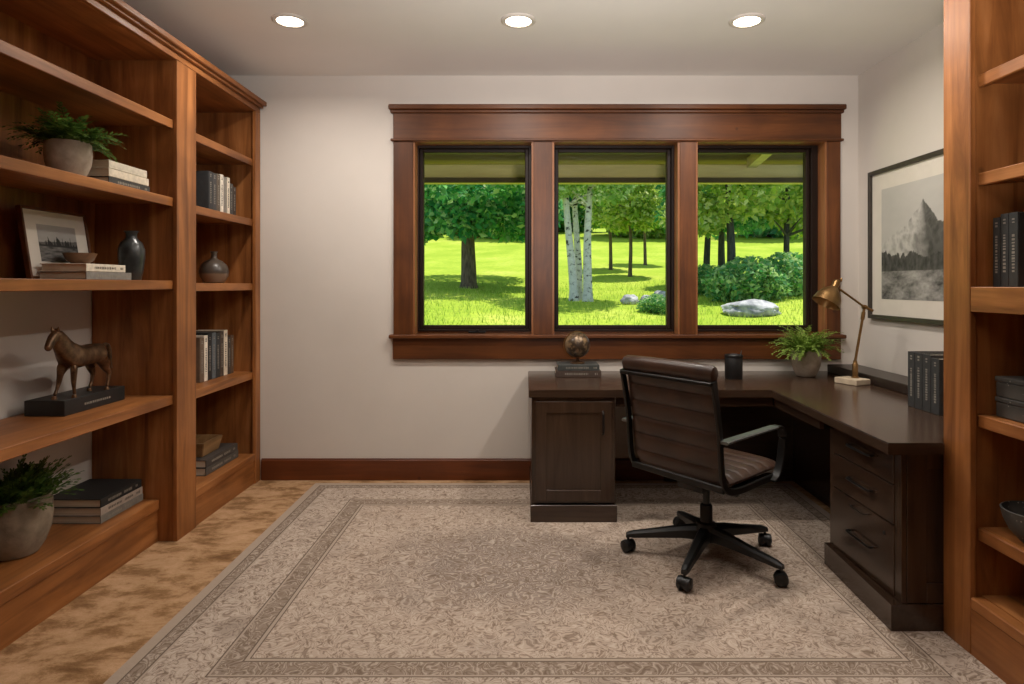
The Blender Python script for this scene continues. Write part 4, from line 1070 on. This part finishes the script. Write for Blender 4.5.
# birches, middle window
cb = leaf_mesh('foliage', 5200, [(0, 0, 3.0, 1.25, 0.9), (-0.6, -0.2, 2.35, 0.55, 0.42), (0.55, -0.2, 2.3, 0.5, 0.38), (0, -0.4, 2.4, 0.5, 0.35)], 0.13, M['leaf_birch'], 5)
r = thing('birch_clump', 'white barked birch clump with three slim trunks outside the middle window', 'birch', (1.07, 12.5, gz(12.5, 1.07)))
for (dx, dy, ln, r0, sd) in ((-0.115, 0.0, (-0.22, 0), 0.092, 95), (0.005, 0.22, (-0.10, 0.05), 0.080, 107), (0.14, -0.06, (0.10, 0), 0.098, 121)):
    tk = trunk(3.2, r0, 0.04, ln, 7, sd, 0.6, 0.6); bmesh.ops.translate(tk, verts=tk.verts, vec=(dx, dy, 0)); link('trunk', tk, M['birch'], r, True, False)
o = bpy.data.objects.new('foliage', cb); COL.objects.link(o); o.parent = r
# three young trees farther up the lawn
cy = leaf_mesh('foliage', 5000, [(0, 0, 2.3, 0.92, 0.85), (0.45, 0, 1.7, 0.45, 0.4), (-0.45, 0, 1.7, 0.45, 0.4), (0, 0, 3.1, 0.8, 0.7)], 0.15, M['leaf_warm'], 8)
for (px, y, lab) in ((610.5, 20.3, 'young lawn tree with slim trunk nearest the birches'), (630.5, 18.2, 'young lawn tree with slim trunk, middle of three behind the stones'), (645, 22.4, 'young lawn tree with slim trunk farthest right of three behind the stones')):
    x = (px-CX)*y/F
    tree('young_tree', lab, x, y, trunk(2.2, 0.062, 0.035, (0.02, 0), 5, int(px), 0.6, 0.6), cy, 'bark', group='young trees on the lawn', rz=px)
# trees, right window
crr = leaf_mesh('foliage', 7000, [(0, 0, 2.6, 1.2, 1.0), (-0.7, 0, 1.7, 0.6, 0.45), (0.8, -0.3, 1.8, 0.7, 0.5), (0.2, 0, 3.4, 1.0, 0.8)], 0.16, M['leaf_teal'], 13)
crw = leaf_mesh('foliage', 6500, [(0, 0, 2.5, 1.1, 0.95), (0.6, -0.3, 1.7, 0.7, 0.45), (-0.3, 0, 3.3, 1.0, 0.8)], 0.16, M['leaf_warm'], 17)
for (px, y, r0, c_, lab, rz) in ((707, 15.4, 0.09, crr, 'dark trunked tree farthest left outside the right window', 0.4), (722, 17.9, 0.115, crr, 'dark trunked tree in the middle of the three left of centre outside the right window', 1.9), (731, 13.0, 0.105, crw, 'dark trunked tree with yellow green leaves just behind the big boulder', 3.3)):
    tree('shade_tree', lab, (px-CX)*y/F, y, trunk(2.6, r0, 0.05, (0.04, 0), 6, int(px), 0.5, 0.8), c_, 'bark_d', group='dark trunked trees', rz=rz)
tree('shade_tree', 'leafy tree with sunny leaves at the right side of the right window', 6.1, 14.8, trunk(2.6, 0.08, 0.05, (0.1, 0), 6, 77, 0.5, 0.8), crw, 'bark_d', rz=0.9)
# bushes
cbu = leaf_mesh('foliage', 3200, [(0, 0, 0.38, 0.50, 0.42), (0.4, 0, 0.28, 0.4, 0.32), (-0.4, 0.1, 0.3, 0.38, 0.34)], 0.10, M['leaf_bush'], 23)
for (px, y, sc, lab) in ((706, 13.3, 0.8, 'leafy bush left of the boulder, by the dark trunks'), (748, 12.0, 1.05, 'leafy bush directly behind the boulder'), (786, 12.6, 1.1, 'leafy bush right of the boulder'), (656, 10.9, 0.42, 'small low bush at the right edge of the middle window')):
    tree('bush', lab, (px-CX)*y/F, y, None, cbu, None, 'bush', 'bushes by the boulder', rz=px, sc=sc)
# background trees along the top of the hill
cbg = [leaf_mesh('foliage', 10000, [(0, 0, 1.3, 2.4, 1.4), (0, 0, 3.4, 2.9, 2.2), (-1.6, 0, 2.0, 1.6, 1.2), (1.6, 0, 2.2, 1.6, 1.2), (0, 0, 5.6, 2.2, 1.8)], 0.42, M[m], 30+k) for k, m in enumerate(('leaf_teal', 'leaf_warm', 'leaf_bush'))]
for k, (x, y, lab) in enumerate(((-8.6, 36, 'hilltop tree far behind, at the left edge of the left window'), (-4.6, 42, 'hilltop tree far behind the broad tree'), (-0.8, 36, 'hilltop tree far behind, seen right of the broad tree'),
                                 (3.0, 42, 'hilltop tree far behind the birches'), (6.6, 36, 'hilltop tree far behind the young lawn trees'), (10.6, 42, 'hilltop tree far behind, seen at the left of the right window'),
                                 (14.0, 36, 'hilltop tree far behind the dark trunked trees'), (17.8, 42, 'hilltop tree far behind, at the right edge of the right window'))):
    tree('hill_tree', lab, x, y, trunk(3.2, 0.2, 0.1, (0, 0), 4, k, 0.5, 1.5), cbg[k % 3], 'bark_d', group='trees on the hill', rz=k*1.3)
# rocks
def rock(name, label, x, y, rx, ry, rz_, seed, group=None):
    bm = bmesh.new(); bmesh.ops.create_icosphere(bm, subdivisions=4, radius=1.0)
    for v in bm.verts:
        n = v.co.normalized(); k = 1+0.22*mnoise.noise(n*1.6+Vector((seed, 0, 0)))+0.08*mnoise.noise(n*5+Vector((0, seed, 0)))
        v.co = Vector((n.x*rx*k, n.y*ry*k, max(-0.55, n.z)*rz_*k))
    z = gz(y, x)+rz_*0.42
    single(name, bm, M['rock'], label, 'rock', (x, y, z), group, True, False)
rock('boulder', 'large pale boulder on the lawn outside the right window', (750-CX)*10.6/F, 10.6, 0.50, 0.30, 0.17, 3)
for (px, y, rx, lab, s) in ((630, 12.0, 0.165, 'pale stone at the left of the little group outside the middle window', 5), (649, 11.9, 0.18, 'pale stone in the middle of the little group outside the middle window', 9), (661, 12.7, 0.19, 'pale stone half hidden by the right edge of the middle window', 12)):
    rock('garden_stone', lab, (px-CX)*y/F, y, rx, 0.16, 0.12, s, 'stones on the lawn')

# ------------------------------------------------------------------ light
S = bpy.data.lights.new('sun', 'SUN'); S.energy = 4.9; S.angle = math.radians(0.7); S.color = (1.0, 0.95, 0.84)
so = bpy.data.objects.new('sun', S); COL.objects.link(so)
so.rotation_euler = Vector((0.16, 0.16, 0.92)).to_track_quat('Z', 'Y').to_euler()
W = bpy.data.worlds.new('sky'); SC.world = W; W.use_nodes = True
nt = W.node_tree; bg = nt.nodes['Background']; bg.inputs[0].default_value = (0.60, 0.83, 1.0, 1); bg.inputs[1].default_value = 0.7

# added fill light with no real source, aimed up and forward to brighten ceiling
L = bpy.data.lights.new('added_ceiling_fill', 'AREA'); L.shape = 'DISK'; L.size = 0.22; L.energy = 40; L.color = (1.0, 0.97, 0.95); L.spread = math.radians(100)
lo = bpy.data.objects.new('added_ceiling_fill', L); COL.objects.link(lo); lo.location = (0.25, 0.45, 1.55); lo.rotation_euler = Vector((-0.12, -1.45, -1.19)).to_track_quat('Z', 'Y').to_euler()
# ------------------------------------------------------------------ camera
cam = bpy.data.cameras.new('camera'); co = bpy.data.objects.new('camera', cam); COL.objects.link(co)
co.location = (0, 0, CZ); co.rotation_euler = (PI/2, 0, 0)
cam.sensor_width = 36; cam.sensor_fit = 'HORIZONTAL'; cam.lens = 36*F/1024
cam.shift_x = (512-CX)/1024; cam.shift_y = -(342-CY)/1024; cam.clip_start = 0.05; cam.clip_end = 300
SC.camera = co
vs_ = SC.view_settings
SC.display_settings.display_device = 'sRGB'
vs_.view_transform = 'Standard'; vs_.look = 'None'; vs_.gamma = 1; vs_.use_curve_mapping = False; vs_.exposure = 0.08
SC.cycles.max_bounces = 10; SC.cycles.diffuse_bounces = 6; SC.cycles.glossy_bounces = 4; SC.cycles.transparent_max_bounces = 12
SC.cycles.sample_clamp_indirect = 6.0
SC.cycles.use_denoising = True
